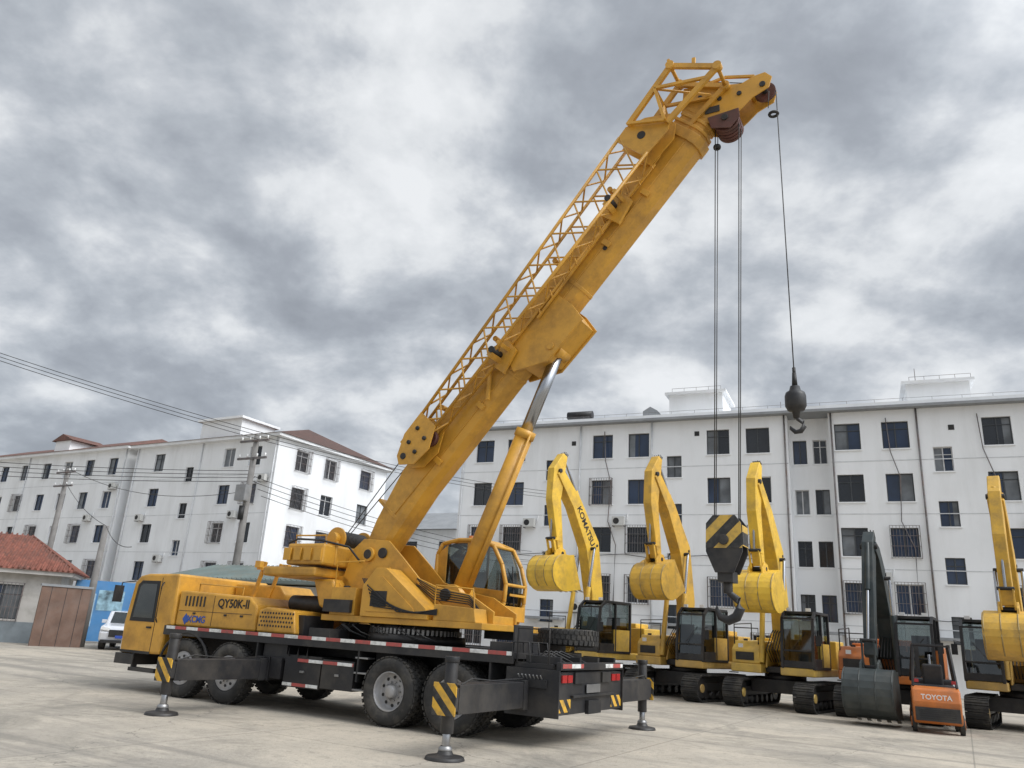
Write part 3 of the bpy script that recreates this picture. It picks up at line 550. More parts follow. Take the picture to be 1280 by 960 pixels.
# ------------------------------------------------------------------ excavators
def beam(P,pts,th,x0,x1,m):
    up=[];lo=[]
    for i,p in enumerate(pts):
        a=V(pts[max(i-1,0)]);b_=V(pts[min(i+1,len(pts)-1)]);d=(b_-a).normalized();nn=V((-d.y,d.x));q=V(p)
        up.append(tuple(q+nn*th[i]/2));lo.append(tuple(q-nn*th[i]/2))
    P.prism(up+lo[::-1],'yz',x0,x1,m)
def excavator(loc,rot,col,boom,arm,bucket,mirror=1,label=None,S=1,cabc=None,lug=(-2.05,8.1),body=None,bs=1.15):
    root=empty('excavator',loc,rot);root.scale=(mirror*S,S,S); cabc=cabc or BLK; body=body or col
    P=Part()
    for sx in(-1,1):
        cx=sx*1.1;R=.40;Lh=1.55;per=4*Lh+2*math.pi*R;n=50
        for i in range(n):
            d=per*i/n
            if d<2*Lh: y,z,a=-Lh+d,.03+2*R,0
            elif d<2*Lh+math.pi*R: t=(d-2*Lh)/R;y,z,a=Lh+math.sin(t)*R,.03+R+math.cos(t)*R,-t
            elif d<4*Lh+math.pi*R: y,z,a=Lh-(d-2*Lh-math.pi*R),.03,math.pi
            else: t=(d-4*Lh-math.pi*R)/R;y,z,a=-Lh-math.sin(t)*R,.03+R-math.cos(t)*R,math.pi-t
            P.obox((cx,y,z),(.6,per/n*.92,.045),M.Rotation(a,3,'X'),TYR)
            P.obox((cx,y,z),(.6,.025,.09),M.Rotation(a,3,'X'),TYR)
        R2=.33;poly=[(Lh+math.cos(t)*R2,.43+math.sin(t)*R2) for t in [math.pi*(i/8-.5) for i in range(9)]]+[(-Lh+math.cos(t)*R2,.43+math.sin(t)*R2) for t in [math.pi*(i/8+.5) for i in range(9)]]
        P.prism(poly,'yz',cx-.12,cx+.12,BLK)
        P.box(cx-.2,cx+.2,-1.3,1.3,.35,.6,BLK)
        for y in(-Lh,Lh): P.cyl((cx-.24,y,.43),(cx+.24,y,.43),.3,BLK,n=20);P.cyl((cx-.27,y,.43),(cx+.27,y,.43),.13,col,n=16)
        for i in range(6): P.cyl((cx-.22,-1.2+i*.48,.2),(cx+.22,-1.2+i*.48,.2),.12,BLK,n=12)
    P.box(-.9,.9,-.7,.7,.45,.85,BLK);P.cyl((0,0,.8),(0,0,1.06),.65,BLK,n=28)
    P.finish('undercarriage',root)
    P=Part()
    P.box(-1.35,-.35,-1.3,2.3,1.03,1.3,body);P.box(.3,1.35,-1.45,2.3,1.03,1.27,body);P.box(-.35,.3,-.9,2.3,1.06,1.25,BLK)
    P.prism([(-1.35,1.2),(1.35,1.2),(1.35,2.2),(1.0,2.6),(-1.0,2.6),(-1.35,2.2)],'xy',1.12,2.15,body)
    P.prism([(-1.22,1.3),(-1.22,1.72),(-.95,2.0),(1.25,2.05),(1.25,1.3)],'yz',-1.34,-.42,body)
    P.box(-.40,.33,.1,1.2,1.26,2.1,body);P.box(-.9,.9,1.3,2.1,2.15,2.32,body)
    P.prism([(-1.0,1.2),(-.75,1.9),(-.1,2.05),(.15,1.3)],'yz',-.34,-.27,col);P.prism([(-1.0,1.2),(-.75,1.9),(-.1,2.05),(.15,1.3)],'yz',.2,.27,col)
    P.finish('house',root,.04)
    P=Part()
    P.tube([(-1.3,-1.05,1.8),(-1.3,-1.05,2.5),(-1.3,.6,2.6),(-1.3,.6,2.05)],.02,BLK2,6);P.tube([(-.5,-1.05,1.9),(-.5,-1.05,2.4),(-1.3,-1.05,2.4)],.02,BLK2,6)
    P.cyl((-.6,1.7,2.3),(-.6,1.7,2.75),.06,BLK2,n=12)
    P.box(-1.37,-1.342,-.9,-.1,1.4,1.75,BLK2);P.box(-1.2,-.6,-1.245,-1.221,1.4,1.65,BLK2)
    for i in range(7): P.box(-1.358,-1.345,1.35,2.1,1.4+i*.08,1.43+i*.08,BLK2)
    for i in range(3): P.box(-1.36,-1.1,-1.4-.05,-1.28,.55+i*.22,.58+i*.22,BLK2)
    for i in range(5): P.tube([(-.2+i*.08,-.75,1.4),(-.22+i*.09,-1.15,1.75),(-.2+i*.08,-.6,2.3),(-.2+i*.08,.05,2.6)],.018,BLK2,6)
    P.cyl((-.9,-1.1,2.0),(-.9,-1.1,2.06),.07,BLK2,n=12);P.box(-1.1,-.95,-1.26,-1.22,1.78,1.9,WHT)
    a0,a1,c0_,c1_,h0,h1=.38,1.33,-1.45,.35,1.28,2.95
    P.prism([(c0_+.04,h0+.1),(c0_+.14,h1-.25),(c0_+.4,h1-.05),(c1_-.04,h1-.05),(c1_-.04,h0+.1)],'yz',a0+.04,a1-.04,GCL)
    P.box(.6,1.15,-.7,-.15,1.35,1.75,SEAT);P.prism([(-.2,1.7),(-.05,2.45),(.08,2.45),(.0,1.7)],'yz',.62,1.12,SEAT);P.box(.45,.6,-.8,-.3,1.3,1.95,SEAT);P.cyl((.87,-1.2,1.3),(.87,-1.1,1.95),.03,SEAT)
    P.box(a0+.06,a1-.06,c1_-.1,c1_-.06,h0+.05,h0+.85,cabc)
    for x in(a0,a1):
        q=[(c0_,h0),(c0_,h0+.5),(c0_+.12,h1-.22),(c0_+.38,h1),(c1_,h1),(c1_,h0)]
        for i in range(6): P.bar((x,q[i][0],q[i][1]),(x,q[(i+1)%6][0],q[(i+1)%6][1]),.08,.08,cabc)
        P.bar((x,-.5,h0),(x,-.5,h1),.06,.08,cabc)
        P.box(x-.03,x+.03,c0_+.9,c1_-.05,h0,h0+.75,body);P.box(x-.025,x+.025,c0_+.1,c0_+.9,h0,h0+.28,cabc)
    P.box(a0,a1,c0_+.36,c1_,h1-.05,h1+.03,cabc);P.bar((a0,c0_+.02,h0+.5),(a1,c0_+.02,h0+.5),.05,.05,cabc);P.bar((a0,c0_+.12,h1-.2),(a1,c0_+.12,h1-.2),.05,.06,cabc)
    P.box(a0,a1,c0_-.01,c0_+.04,h0,h0+.2,cabc)
    for x in(a0,a1-.0):
        P.bar((x,c0_,h0+.2),(x,c0_+.12,h1-.22),.06,.06,cabc)
    P.cyl((.7,c0_-.01,h0+.55),(1.1,c0_+.09,h1-.6),.01,BLK2,n=5)
    P.box(a0+.1,a0+.25,c0_+.3,c0_+.35,h1+.03,h1+.13,WHT);P.box(a1-.25,a1-.1,c0_+.3,c0_+.35,h1+.03,h1+.13,WHT)
    P.tube([(a1,c0_+.1,2.3),(a1+.2,c0_-.05,2.35),(a1+.2,c0_-.05,2.0)],.012,BLK2,6);P.box(a1+.12,a1+.28,c0_-.1,c0_-.06,1.95,2.25,BLK2)
    P.finish('operator_cab',root,.01)
    P=Part()
    bp_,bt=boom;beam(P,bp_,bt,-.24,.18,col)
    ap,at=arm;beam(P,ap,at,-.19,.13,col)
    k=len(bp_)//2;mid=bp_[k]
    P.finish('boom_and_arm',root,.02)
    P=Part()
    for x in(-.38,.32):
        c0b=V((x,-1.15,1.35));c1b=V((x,mid[0]-.08,mid[1]-.15));P.cyl(c0b,c0b.lerp(c1b,.6),.085,col,n=14);P.cyl(c0b,c1b,.05,CHR,n=12)
    P.cyl((-.42,mid[0]-.08,mid[1]-.15),(.36,mid[0]-.08,mid[1]-.15),.06,BLK2)
    a=V((-.03,mid[0]+.28,mid[1]+.1));b_=V((-.03,lug[0],lug[1]));P.cyl(a,a.lerp(b_,.6),.09,col,n=14);P.cyl(a,b_,.05,CHR,n=12);P.cyl((-.15,lug[0],lug[1]),(.09,lug[0],lug[1]),.07,BLK2)
    by,bz,ba=bucket;T=M.Translation((-.03,by,bz))@M.Rotation(ba,4,'X')@M.Scale(bs,4);P2M=P.M;P.M=T
    n=12;outer=[];inner=[]
    for i in range(n+1):
        t=rad(100-205*i/n);rx=.62;rz=.55
        outer.append((-.05-math.cos(t)*rx*.95-.1,-.62+math.sin(t)*rz));inner.append((-.05-math.cos(t)*rx*.88-.1,-.62+math.sin(t)*rz*.92))
    outer=[(.15,-.02)]+outer+[(.62,-1.0)];inner=[(.15,-.07)]+inner+[(.62,-.97)]
    P.prism(outer+inner[::-1],'yz',-.52,.52,col)
    for x in(-.55,.50): P.prism(outer,'yz',x,x+.05,col)
    for x in(-.56,-.2,.15,.50): P.tube([(x+.02,p[0],p[1]) for p in outer[3:11]],.018,BKT if col is not DGN else DGN,5)
    for i in range(5):
        x=-.44+i*.22;P.prism([(.5,-1.0),(.85,-1.04),(.5,-.93)],'yz',x-.05,x+.05,STL)
    for x in(-.22,.16): P.prism([(.2,-.05),(.12,.12),(-.1,.18),(-.32,.02),(-.35,-.12)],'yz',x,x+.05,col)
    P.M=P2M
    at0=V(ap[0]);at1=V(ap[-1]);d=(at1-at0).normalized()
    A=at0+d*.35+V((-.35,0));B=at1-d*.45+V((-.42,0))
    P.cyl((-.03,A.x,A.y),(-.03,(A.x+B.x)/2-.02,(A.y+B.y)/2),.075,col,n=14);P.cyl((-.03,A.x,A.y),(-.03,B.x,B.y),.04,CHR,n=10)
    for x in(-.2,.12): P.bar((x,B.x,B.y),(x,at1.x,at1.y+.4),.04,.1,col);P.bar((x,B.x,B.y),(x,by-.25,bz-.02),.04,.1,col)
    P.cyl((-.24,B.x,B.y),(.18,B.x,B.y),.05,BLK2);P.cyl((-.28,by,bz),(.22,by,bz),.07,BLK2)
    P.cyl((-.27,ap[1][0],ap[1][1]),(.21,ap[1][0],ap[1][1]),.08,BLK2);P.cyl((-.26,mid[0]+.25,mid[1]),(.2,mid[0]+.25,mid[1]),.05,BLK2)
    for j in range(4):
        x=-.16+j*.08;pts=[(x,q[0]+.28*(1 if i else .3),q[1]+.12) for i,q in enumerate(bp_)]
        P.tube(pts+[(x,ap[0][0]+.18,ap[0][1]+.05),(x,ap[0][0]+.05,ap[0][1]+.12)],.018,BLK2,6)
    P.finish('cylinders_and_bucket',root,.008)
    if label:
        t=text(label,.34,(0,0,0),(0,0,0),BLK2,root,'boom_lettering',.003)
        b0_=V(bp_[k+1]);b1__=V(bp_[k]);d=(b1__-b0_).normalized();cpt=b0_*.45+b1__*.55
        X=V((0,d.x,d.y));Z=V((1,0,0));Y=Z.cross(X)
        mx=M((X,Y,Z)).transposed().to_4x4();mx.translation=V((.185,cpt.x,cpt.y));t.matrix_local=mx
    return root
BO=([(-.15,1.75),(-.08,3.2),(-.45,5.0),(-1.4,6.4),(-2.4,7.45)],[.45,.62,.78,.55,.36])
AR=([(-2.1,8.1),(-2.4,7.45),(-2.5,6.4),(-2.15,4.55)],[.25,.62,.5,.26])
excavator(G(-12.15,28.5),A0+rad(-16),YE2,BO,AR,(-2.15,4.5,rad(-5)),label='KOMATSU',S=1.04)
excavator(G(-8.5,28.4),A0+rad(-12),YE3,BO,AR,(-2.15,4.5,rad(12)),lug=(-2.05,8.1))
excavator(G(-5.15,28.1),A0+rad(-7),YE2,([(-.15,1.75),(-.2,3.2),(-.55,4.8),(-1.45,6.1),(-2.3,7.0)],BO[1]),([(-2.0,7.65),(-2.3,7.0),(-2.4,6.0),(-2.1,4.3)],AR[1]),(-2.1,4.2,rad(5)),lug=(-1.95,7.7))
excavator(G(1.5,28.6),A0+rad(-6),YE3,([(-.15,1.75),(-.2,3.0),(-.7,4.6),(-1.5,5.7),(-2.3,6.4)],BO[1]),([(-2.0,7.0),(-2.3,6.4),(-2.7,5.2),(-2.7,3.3)],AR[1]),(-2.7,3.2,rad(0)),lug=(-1.95,7.0),mirror=-1)
excavator(G(-1.95,28.2),A0+rad(-4),DGN,([(-.15,1.75),(-.5,3.0),(-1.3,4.2),(-1.9,4.75),(-2.4,4.9)],[.4,.5,.6,.45,.32]),([(-2.1,5.3),(-2.4,4.9),(-2.9,3.7),(-3.5,1.75)],[.25,.5,.42,.25]),(-3.5,1.45,rad(-15)),lug=(-2.05,5.3),body=ORG)
# ------------------------------------------------------------------ forklift
fk=empty('forklift',G(-.75,24.6),A0+rad(4))
P=Part()
P.prism([(-1.0,.35),(-1.05,.75),(-.95,1.05),(-.6,1.12),(-.6,.25),(-.85,.22)],'yz',-.55,.55,ORG)
P.box(-.55,.55,-.6,.75,.35,.95,ORG);P.box(-.5,.5,-.58,-.0,.95,1.15,BLK)
P.prism([(-.15,1.1),(-.22,1.65),(-.12,1.66),(.0,1.12)],'yz',-.24,.24,BLK);P.box(-.25,.25,-.15,.3,1.05,1.14,BLK)
P.prism([(.6,.9),(.6,1.25),(.7,1.3),(.8,.9)],'yz',-.5,.5,BLK)
P.finish('body',fk,.05)
P=Part()
for s in(-1,1):
    P.bar((s*.5,-.75,1.1),(s*.42,-.5,2.1),.05,.07,BLK);P.bar((s*.52,.72,1.2),(s*.42,.35,2.1),.05,.07,BLK);P.bar((s*.42,-.55,2.12),(s*.42,.4,2.12),.05,.07,BLK)
    for y,r,w_ in((-.6,.24,.18),(.65,.32,.24)): P.cyl((s*.57-w_/2*s,y,r),(s*.57+w_/2*s*.2,y,r),r,TYR,n=28);P.cyl((s*.58,y,r),(s*.61,y,r),r*.5,ORG,n=20)
    P.box(s*.3-.05,s*.3+.05,.9,1.02,.1,2.15,BLK);P.box(s*.3-.06,s*.3+.06,1.05,2.1,.08,.12,BLK)
    P.box(s*.42-.05,s*.42+.05,-1.03,-.98,1.2,1.28,LRED)
for i in range(7): P.bar((-.42,-.5+i*.14,2.12),(.42,-.5+i*.14,2.12),.02,.03,BLK)
for z in(.3,1.1,2.1): P.box(-.35,.35,.92,.98,z,z+.08,BLK)
P.cyl((.0,.95,.2),(.0,.95,1.9),.04,CHR);P.box(-.5,.5,-1.09,-1.02,.3,.62,BLK)
for i in range(5): P.box(-.4,.4,-1.097,-1.088,.36+i*.05,.38+i*.05,BLK2)
P.cyl((-.2,.35,1.3),(.1,.35,1.35),.02,BLK2);P.lathe([(.16+.015*math.cos(a),.015*math.sin(a)) for a in [2*math.pi*i/8 for i in range(9)]],(0,.38,1.38),(0,-.6,.8),BLK2,20)
P.finish('mast_guard_and_wheels',fk,.006)
text('TOYOTA',.17,(0,-1.05,.86),(rad(90+8),0,0),WHT,fk,'rear_lettering',.003)
# ------------------------------------------------------------------ buildings
WALL=mat('white_render',(.80,.81,.82),.8,0,.04,.35,((.58,.58,.57),.45),0,dscale=.6,streak=True)
WALL2=mat('white_render_aged',(.76,.77,.78),.8,0,.05,.35,((.52,.52,.51),.5),0,dscale=.6,streak=True)
TRIM=mat('grey_trim',(.26,.27,.28),.8,0,.1,1,((.15,.15,.15),.4))
SEAM=mat('wall_seam',(.56,.57,.58),.8)
WG=[mat('window_glass_blue',(.015,.03,.065),.08,0,.4,.6),mat('window_glass_dark',(.012,.015,.02),.1,0,.4,.6),mat('window_curtain',(.14,.15,.16),.3,0,.4,1.2)]
for g_ in WG[:2]: g_.node_tree.nodes['Principled BSDF'].inputs['Specular IOR Level'].default_value=.6
FRM=mat('window_frame_dark',(.05,.055,.06),.5);FRW=mat('window_frame_white',(.55,.55,.55),.5)
BAR=mat('grille_bars',(.16,.15,.15),.5,.3,.3,5,((.18,.08,.04),.5))
TILE=mat('roof_tile_brown',(.095,.05,.04),.8,0,.25,4,((.06,.055,.05),.6),0)
TILD=mat('roof_tile_muted',(.14,.065,.05),.8,0,.25,4,((.07,.06,.05),.6),0)
TILR=mat('roof_tile_red',(.22,.08,.055),.8,0,.3,4,((.08,.065,.055),.8),.3,bscale=12)
ACM=mat('ac_unit',(.55,.55,.53),.5,0,.05,2,((.3,.28,.25),.4))
def facade(P,x0,x1,z0,z1,wins,wall,y=0,depth=.22,grille=.0):
    xs=sorted(set([x0,x1]+[c-w/2 for c,_,w,_,_ in wins]+[c+w/2 for c,_,w,_,_ in wins]));zs=sorted(set([z0,z1]+[z-h/2 for _,z,_,h,_ in wins]+[z+h/2 for _,z,_,h,_ in wins]))
    xs=[x for x in xs if x0<=x<=x1];zs=[z for z in zs if z0<=z<=z1]
    for j in range(len(zs)-1):
        cz=(zs[j]+zs[j+1])/2; run=None
        for i in range(len(xs)-1):
            cx=(xs[i]+xs[i+1])/2
            hole=any(abs(cx-c)<w/2 and abs(cz-z)<h/2 for c,z,w,h,_ in wins)
            if hole:
                if run is not None: P.quad((run,y,zs[j]),(xs[i],y,zs[j]),(xs[i],y,zs[j+1]),(run,y,zs[j+1]),wall);run=None
            elif run is None: run=xs[i]
        if run is not None: P.quad((run,y,zs[j]),(xs[-1],y,zs[j]),(xs[-1],y,zs[j+1]),(run,y,zs[j+1]),wall)
    for c,z,w,h,st in wins:
        a,b_,d,e_=c-w/2,c+w/2,z-h/2,z+h/2;yd=y+depth
        P.quad((a,y,d),(b_,y,d),(b_,yd,d),(a,yd,d),wall);P.quad((a,y,e_),(a,yd,e_),(b_,yd,e_),(b_,y,e_),wall)
        P.quad((a,y,d),(a,yd,d),(a,yd,e_),(a,y,e_),wall);P.quad((b_,y,d),(b_,y,e_),(b_,yd,e_),(b_,yd,d),wall)
        r=random.random();g_=WG[0] if r<.5 else WG[1] if r<.93 else WG[2]
        P.quad((a,yd-.02,d),(b_,yd-.02,d),(b_,yd-.02,e_),(a,yd-.02,e_),g_)
        if random.random()<.25:
            cwd=w*random.choice((.3,.48));xx=a if random.random()<.5 else b_-cwd
            P.quad((xx,yd-.024,d),(xx+cwd,yd-.024,d),(xx+cwd,yd-.024,e_),(xx,yd-.024,e_),WG[2])
        fm=FRM if random.random()<.7 else FRW
        for q in((a,a+.05,d,e_),(b_-.05,b_,d,e_),(c-.03,c+.03,d,e_)): P.box(q[0],q[1],yd-.07,yd-.026,q[2],q[3],fm)
        P.box(a+.05,b_-.05,yd-.068,yd-.027,d,d+.05,fm);P.box(a+.05,b_-.05,yd-.068,yd-.027,e_-.05,e_,fm)
        if h>1.3 and random.random()<.5:P.box(a+.05,b_-.05,yd-.066,yd-.028,e_-.45,e_-.41,fm)
        P.box(a-.06,b_+.06,y-.06,y+.02,d-.07,d-.002,wall)
        if st=='g':
            o=.35;nb=int(w/.14)
            for i in range(nb+1):
                x=a-.05+(w+.1)*i/nb;P.box(x-.01,x+.01,y-o-.01,y-o+.01,d-.08,e_+.08,BAR)
            for zz in(d-.08,d+h*.35,d+h*.7,e_+.08):
                P.box(a-.06,b_+.06,y-o-.012,y-o+.012,zz-.012,zz+.012,BAR)
                for x in(a-.05,b_+.05):P.box(x-.01,x+.01,y-o,y,zz-.01,zz+.01,BAR)
            for k in range(1,3):
                for x in(a-.05,b_+.05):P.box(x-.01,x+.01,y-o*k/3-.01,y-o*k/3+.01,d-.08,e_+.08,BAR)
def ac(P,x,z,y=0):
    P.box(x-.4,x+.4,y-.42,y-.1,z-.28,z+.28,ACM);P.cyl((x-.12,y-.425,z),(x-.12,y-.43,z),.2,BLK2,n=18);P.box(x-.38,x-.34,y-.4,y,z-.34,z-.3,BAR);P.box(x+.34,x+.38,y-.4,y,z-.34,z-.3,BAR)
    P.tube([(x+.38,y-.15,z),(x+.5,y-.03,z+.1),(x+.55,y-.03,z+.5)],.03,WHT,6)
B=empty('apartment_building',V((26.86,40.72,0)),rad(-25))
rows=[1.75,4.8,7.86,10.93,14.0];H=15.5
def colw(x,w=1.4,h=1.6,off=0,rws=rows,gp=(1,.8,.4,.05,0)):
    return [(x,z+off,w,h,'g' if random.random()<gp[i] else '') for i,z in enumerate(rws)]
P=Part();W1=[]
for x in(-31.4,-28.95,-22.66,-20.2,-15.1,-12.7):W1+=colw(x)
for x in(-26.2,-17.87):W1+=colw(x,.95,1.4,-1.5,rows[1:],(.2,.2,0,0))
facade(P,-33.2,-10.95,0,H,W1,WALL)
W2=[]
for x in(-10.35,-9.2):W2+=[(x,z-.6,.8,1.5,'') for z in rows[1:]]
facade(P,-10.95,-8.6,0,H,W2,WALL,y=1.1)
P.quad((-10.95,0,0),(-10.95,1.1,0),(-10.95,1.1,H),(-10.95,0,H),WALL);P.quad((-8.6,0,0),(-8.6,0,H),(-8.6,1.1,H),(-8.6,1.1,0),WALL)
W3=[]
for x in(-7.6,-5.05,0,2.7,7.2,9.8,14.2):W3+=colw(x)
for x in(-2.75,4.95,12.):W3+=colw(x,.95,1.4,-1.5,rows[1:],(.2,.2,0,0))
facade(P,-8.6,18,0,H,W3,WALL)
P.quad((-33.2,0,0),(-33.2,12,0),(-33.2,12,H),(-33.2,0,H),WALL);P.quad((18,0,0),(18,0,H),(18,12,H),(18,12,0),WALL);P.quad((-33.2,12,0),(18,12,0),(18,12,H),(-33.2,12,H),WALL)
P.finish('walls_and_windows',B,recalc=False)
P=Part()
P.box(-33.7,18.5,-.55,12.5,H,H+.16,TRIM);P.box(-33.4,18.2,-.3,12.2,H+.16,H+.42,WALL)
for z in (3.3,6.37,9.44,12.5):
    P.box(-33.2,-10.95,-.010,-.001,z-.025,z+.025,SEAM);P.box(-8.6,18,-.010,-.001,z-.025,z+.025,SEAM)
for x0_,x1_,z1_ in((-18.4,-14.9,17.6),(-4.2,-.9,17.3),(9.5,13,17.4)):
    P.box(x0_,x1_,1,4.5,H+.42,z1_,WALL);P.box(x0_-.25,x1_+.25,.75,4.75,z1_,z1_+.15,WALL2)
    for i in range(5): P.cyl((x0_+.2+i*.8,1,z1_+.15),(x0_+.2+i*.8,1,z1_+.45),.012,BAR,n=6)
    P.cyl((x0_+.2,1,z1_+.45),(x0_+3.4,1,z1_+.45),.012,BAR,n=6)
for x in(-24.6,):
    P.cyl((x-.9,.8,H+1.0),(x+.9,.8,H+1.0),.28,BLK,n=16);P.box(x-.8,x+.8,.2,.9,H+.7,H+.75,BLK)
    for s in(-.8,.8):P.cyl((x+s,.8,H+.4),(x+s,.8,H+1.0),.03,BAR)
P.prism([(-20.2,H+.42),(-20.2,H+1.1),(-19.7,H+1.4),(-19.2,H+1.1),(-19.2,H+.42)],'xz',1,2,TRIM)
for x in(-33,-24.2,-19.3,-11.1,-8.45,-3.9,3.8,10.9):
    P.cyl((x,-.08,0),(x,-.08,H),.05,SEAM if x<-12 else BAR,n=8)
for x in [-33+i*1.5 for i in range(35)]: P.cyl((x,-.2,H+.42),(x,-.2,H+.62),.010,BAR,n=6)
P.cyl((-33,-.2,H+.62),(18,-.2,H+.62),.010,BAR,n=6)
P.cyl((-3.6,2,17.4),(-3.6,2,18.6),.02,BAR,n=6);P.cyl((-11.5,3,H),(-11.5,3,H+1.8),.02,BAR,n=6)
for x,z in((-24,4),(-21.4,9.4),(-13.9,6.3),(-6.3,6.3),(-1.3,3.2),(1.3,9.4),(-27.6,9.3)): ac(P,x,z-.4)
for x0_ in(-22.5,-5.5,-.9):
    P.tube([(x0_,-.12,15),(x0_+.1,-.12,13),(x0_+.5,-.14,11.5),(x0_+.35,-.12,9),(x0_+.9,-.14,7.5),(x0_+.8,-.1,4)],.03,BAR,6)
P.tube([(-33,-.06,6.9)]+[(-33+i*1.7,-.08,6.85+.12*math.sin(i*2.1)) for i in range(1,13)],.02,BLK2,5)
P.tube([(-8.5,-.06,3.9)]+[(-8.5+i*1.7,-.08,3.85+.12*math.sin(i*1.7)) for i in range(1,14)],.02,BLK2,5)
for x,z in((-16.4,14.6),(-2.2,14.3),(3.3,14.5),(-24.7,14.3)): P.box(x-.15,x+.15,-.02,.01,z-.15,z+.15,BLK2)
for x in(-9.8,-17.9,-26.2,-2.8,5): P.box(x-1.3,x+1.3,-1.0,-.002,2.75,2.9,TRIM)
P.finish('roof_pipes_and_fittings',B)
def leftblock(u0,u1,cols,stair,name,depth,endwins,roofm,aged,Hh=15.9):
    Bq=empty(name,G(u0,44.1),A0);Lx=u1-u0;P=Part();W=[];rr=[1.8,4.95,8.15,11.3,14.45]
    for c in cols:W+=[(c-u0,z,1.35,1.6,'g' if random.random()<g_ else '') for z,g_ in zip(rr,(1,.8,.5,.3,.1))]
    for c in stair:W+=[(c-u0,z-1.25,1.0,1.3,'') for z in rr[1:]]
    facade(P,0,Lx,0,Hh,W,aged)
    P.quad((0,0,0),(0,depth,0),(0,depth,Hh),(0,0,Hh),aged);P.quad((0,depth,0),(Lx,depth,0),(Lx,depth,Hh),(0,depth,Hh),aged)
    P.M=M.Translation((Lx,0,0))@M.Rotation(rad(90),4,'Z')
    facade(P,0,depth,0,Hh,[(c,z,1.5,1.7,'g' if random.random()<.6 else '') for c in endwins for z in rr],WALL)
    P.M=M.Identity(4);P.finish('walls_and_windows',Bq,recalc=False)
    P=Part();P.box(-.4,Lx+.5,-.5,depth+.5,Hh,Hh+.25,WALL2)
    P.add([(-.5,-.6,Hh+.25),(Lx+.6,-.6,Hh+.25),(Lx+.6,depth+.6,Hh+.25),(-.5,depth+.6,Hh+.25),(3.5,depth/2,Hh+2.7),(Lx-4,depth/2,Hh+2.7)],[(0,1,5,4),(1,2,5),(2,3,4,5),(3,0,4),(3,2,1,0)],roofm)
    for z in(3.4,6.55,9.7,12.9): P.box(0,Lx,-.010,-.001,z-.025,z+.025,SEAM)
    for c,z in((2.5,9.5),(6,6),(Lx-3.8,9.6),(Lx-1,12.5)): ac(P,c,z)
    for x in(.3,Lx/2,Lx-.2):P.cyl((x,-.08,0),(x,-.08,Hh),.05,SEAM,n=8)
    return Bq,P
Bq,P=leftblock(-65,-47,(-61.6,-52.6,-49.5),(-57.3,),'apartment_building',14.2,(2.9,6.4,11.2),TILE,WALL2)
P.box(8,13.0,.2,4,16.1,17.9,WALL);P.box(7.7,13.3,-.1,4.3,17.9,18.1,WALL)
P.finish('roof_and_fittings',Bq)
Bq,P=leftblock(-98,-66.3,(-95,-91.5,-86.5,-82.8,-79,-75.4,-71.9,-68.3),(),'apartment_building',12,(3,8),TILD,WALL2,Hh=16.0)
P.box(19,21.5,.3,4,16.2,17.6,WALL);P.prism([(18.5,17.6),(20.2,18.3),(22,17.6)],'xz',.1,4.2,TILD)
P.finish('roof_and_fittings',Bq)
Bd=empty('distant_house',G(-40,62),A0);P=Part()
P.box(-8,8,0,9,0,11,WALL2);P.prism([(-.8,10.8),(4.5,13.2),(9.8,10.8)],'yz',-8.6,8.6,TRIM)
for x in(-6,-2,2,6):
    for z in(3,6,9): P.box(x-.7,x+.7,-.03,.02,z-.7,z+.7,WG[1])
P.finish('house_body',Bd)
# ------------------------------------------------------------------ gatehouse etc.
gh=empty('gatehouse',V((-23.4,36.3,0)),rad(22))
PL=mat('plaster_grey',(.50,.48,.45),.85,0,.1,1,((.25,.23,.2),.6),0)
P=Part();facade(P,-6,3.2,0,3.0,[(1.0,1.75,1.5,1.5,'g'),(-4,1.75,1.4,1.4,'')],PL,depth=.15)
P.quad((3.2,0,0),(3.2,5,0),(3.2,5,3),(3.2,0,3),PL);P.quad((-6,0,0),(-6,0,3),(-6,5,3),(-6,5,0),PL);P.quad((-6,5,0),(-6,5,3),(3.2,5,3),(3.2,5,0),PL)
P.finish('walls_and_windows',gh,recalc=False)
P=Part();P.box(-6.4,3.7,-.55,5.5,3.0,3.18,PL)
P.add([(-6.5,-.65,3.18),(3.85,-.65,3.18),(3.85,5.65,3.18),(-6.5,5.65,3.18),(-4,2.5,4.9),(1.2,2.5,4.9)],[(0,1,5,4),(1,2,5),(2,3,4,5),(3,0,4),(3,2,1,0)],TILR)
for i in range(46):
    x=-6.4+i*.225;t=max(min((x+6.5)/2.5,(3.85-x)/2.65,1),.02)
    P.cyl((x,-.65,3.22),(x,-.65+3.15*t,3.22+1.72*t),.05,TILR,n=6)
for i in range(28):
    y=-.6+i*.225;t=min((y+.65)/3.15,(5.65-y)/3.15,1);P.cyl((3.85,y,3.22),(3.85-2.65*t,y,3.22+1.72*t),.05,TILR,n=6)
P.box(-1.35,-.45,-.02,.04,.0,2.2,WHT);P.cyl((-.55,-.05,1.0),(-.55,-.05,1.15),.02,BLK2);P.box(-1.2,-.6,-.03,-.018,1.2,2.0,WG[2])
P.box(.0,3.2,-.025,-.003,0,.9,mat('blue_grey_dado',(.2,.23,.25),.8))
P.finish('roof_and_door',gh)
bw=empty('display_board',V((-20.2,41.5,0)),rad(25));BLU=mat('board_blue',(.07,.22,.45),.5,0,.2,.8,((.2,.3,.4),.3))
P=Part();P.box(-1.4,1.4,-.04,.04,.1,3.05,BLU);P.box(-.3,.9,-.05,-.042,1.6,2.6,mat('poster_print',(.22,.35,.42),.5,0,.7,3));P.box(-1.1,-.4,-.052,-.044,.8,2.4,mat('poster_pale',(.30,.42,.52),.5,0,.3,5))
for x in(-1.4,1.4):P.cyl((x,.06,0),(x,.06,3.15),.05,STL)
P.finish('board',bw)
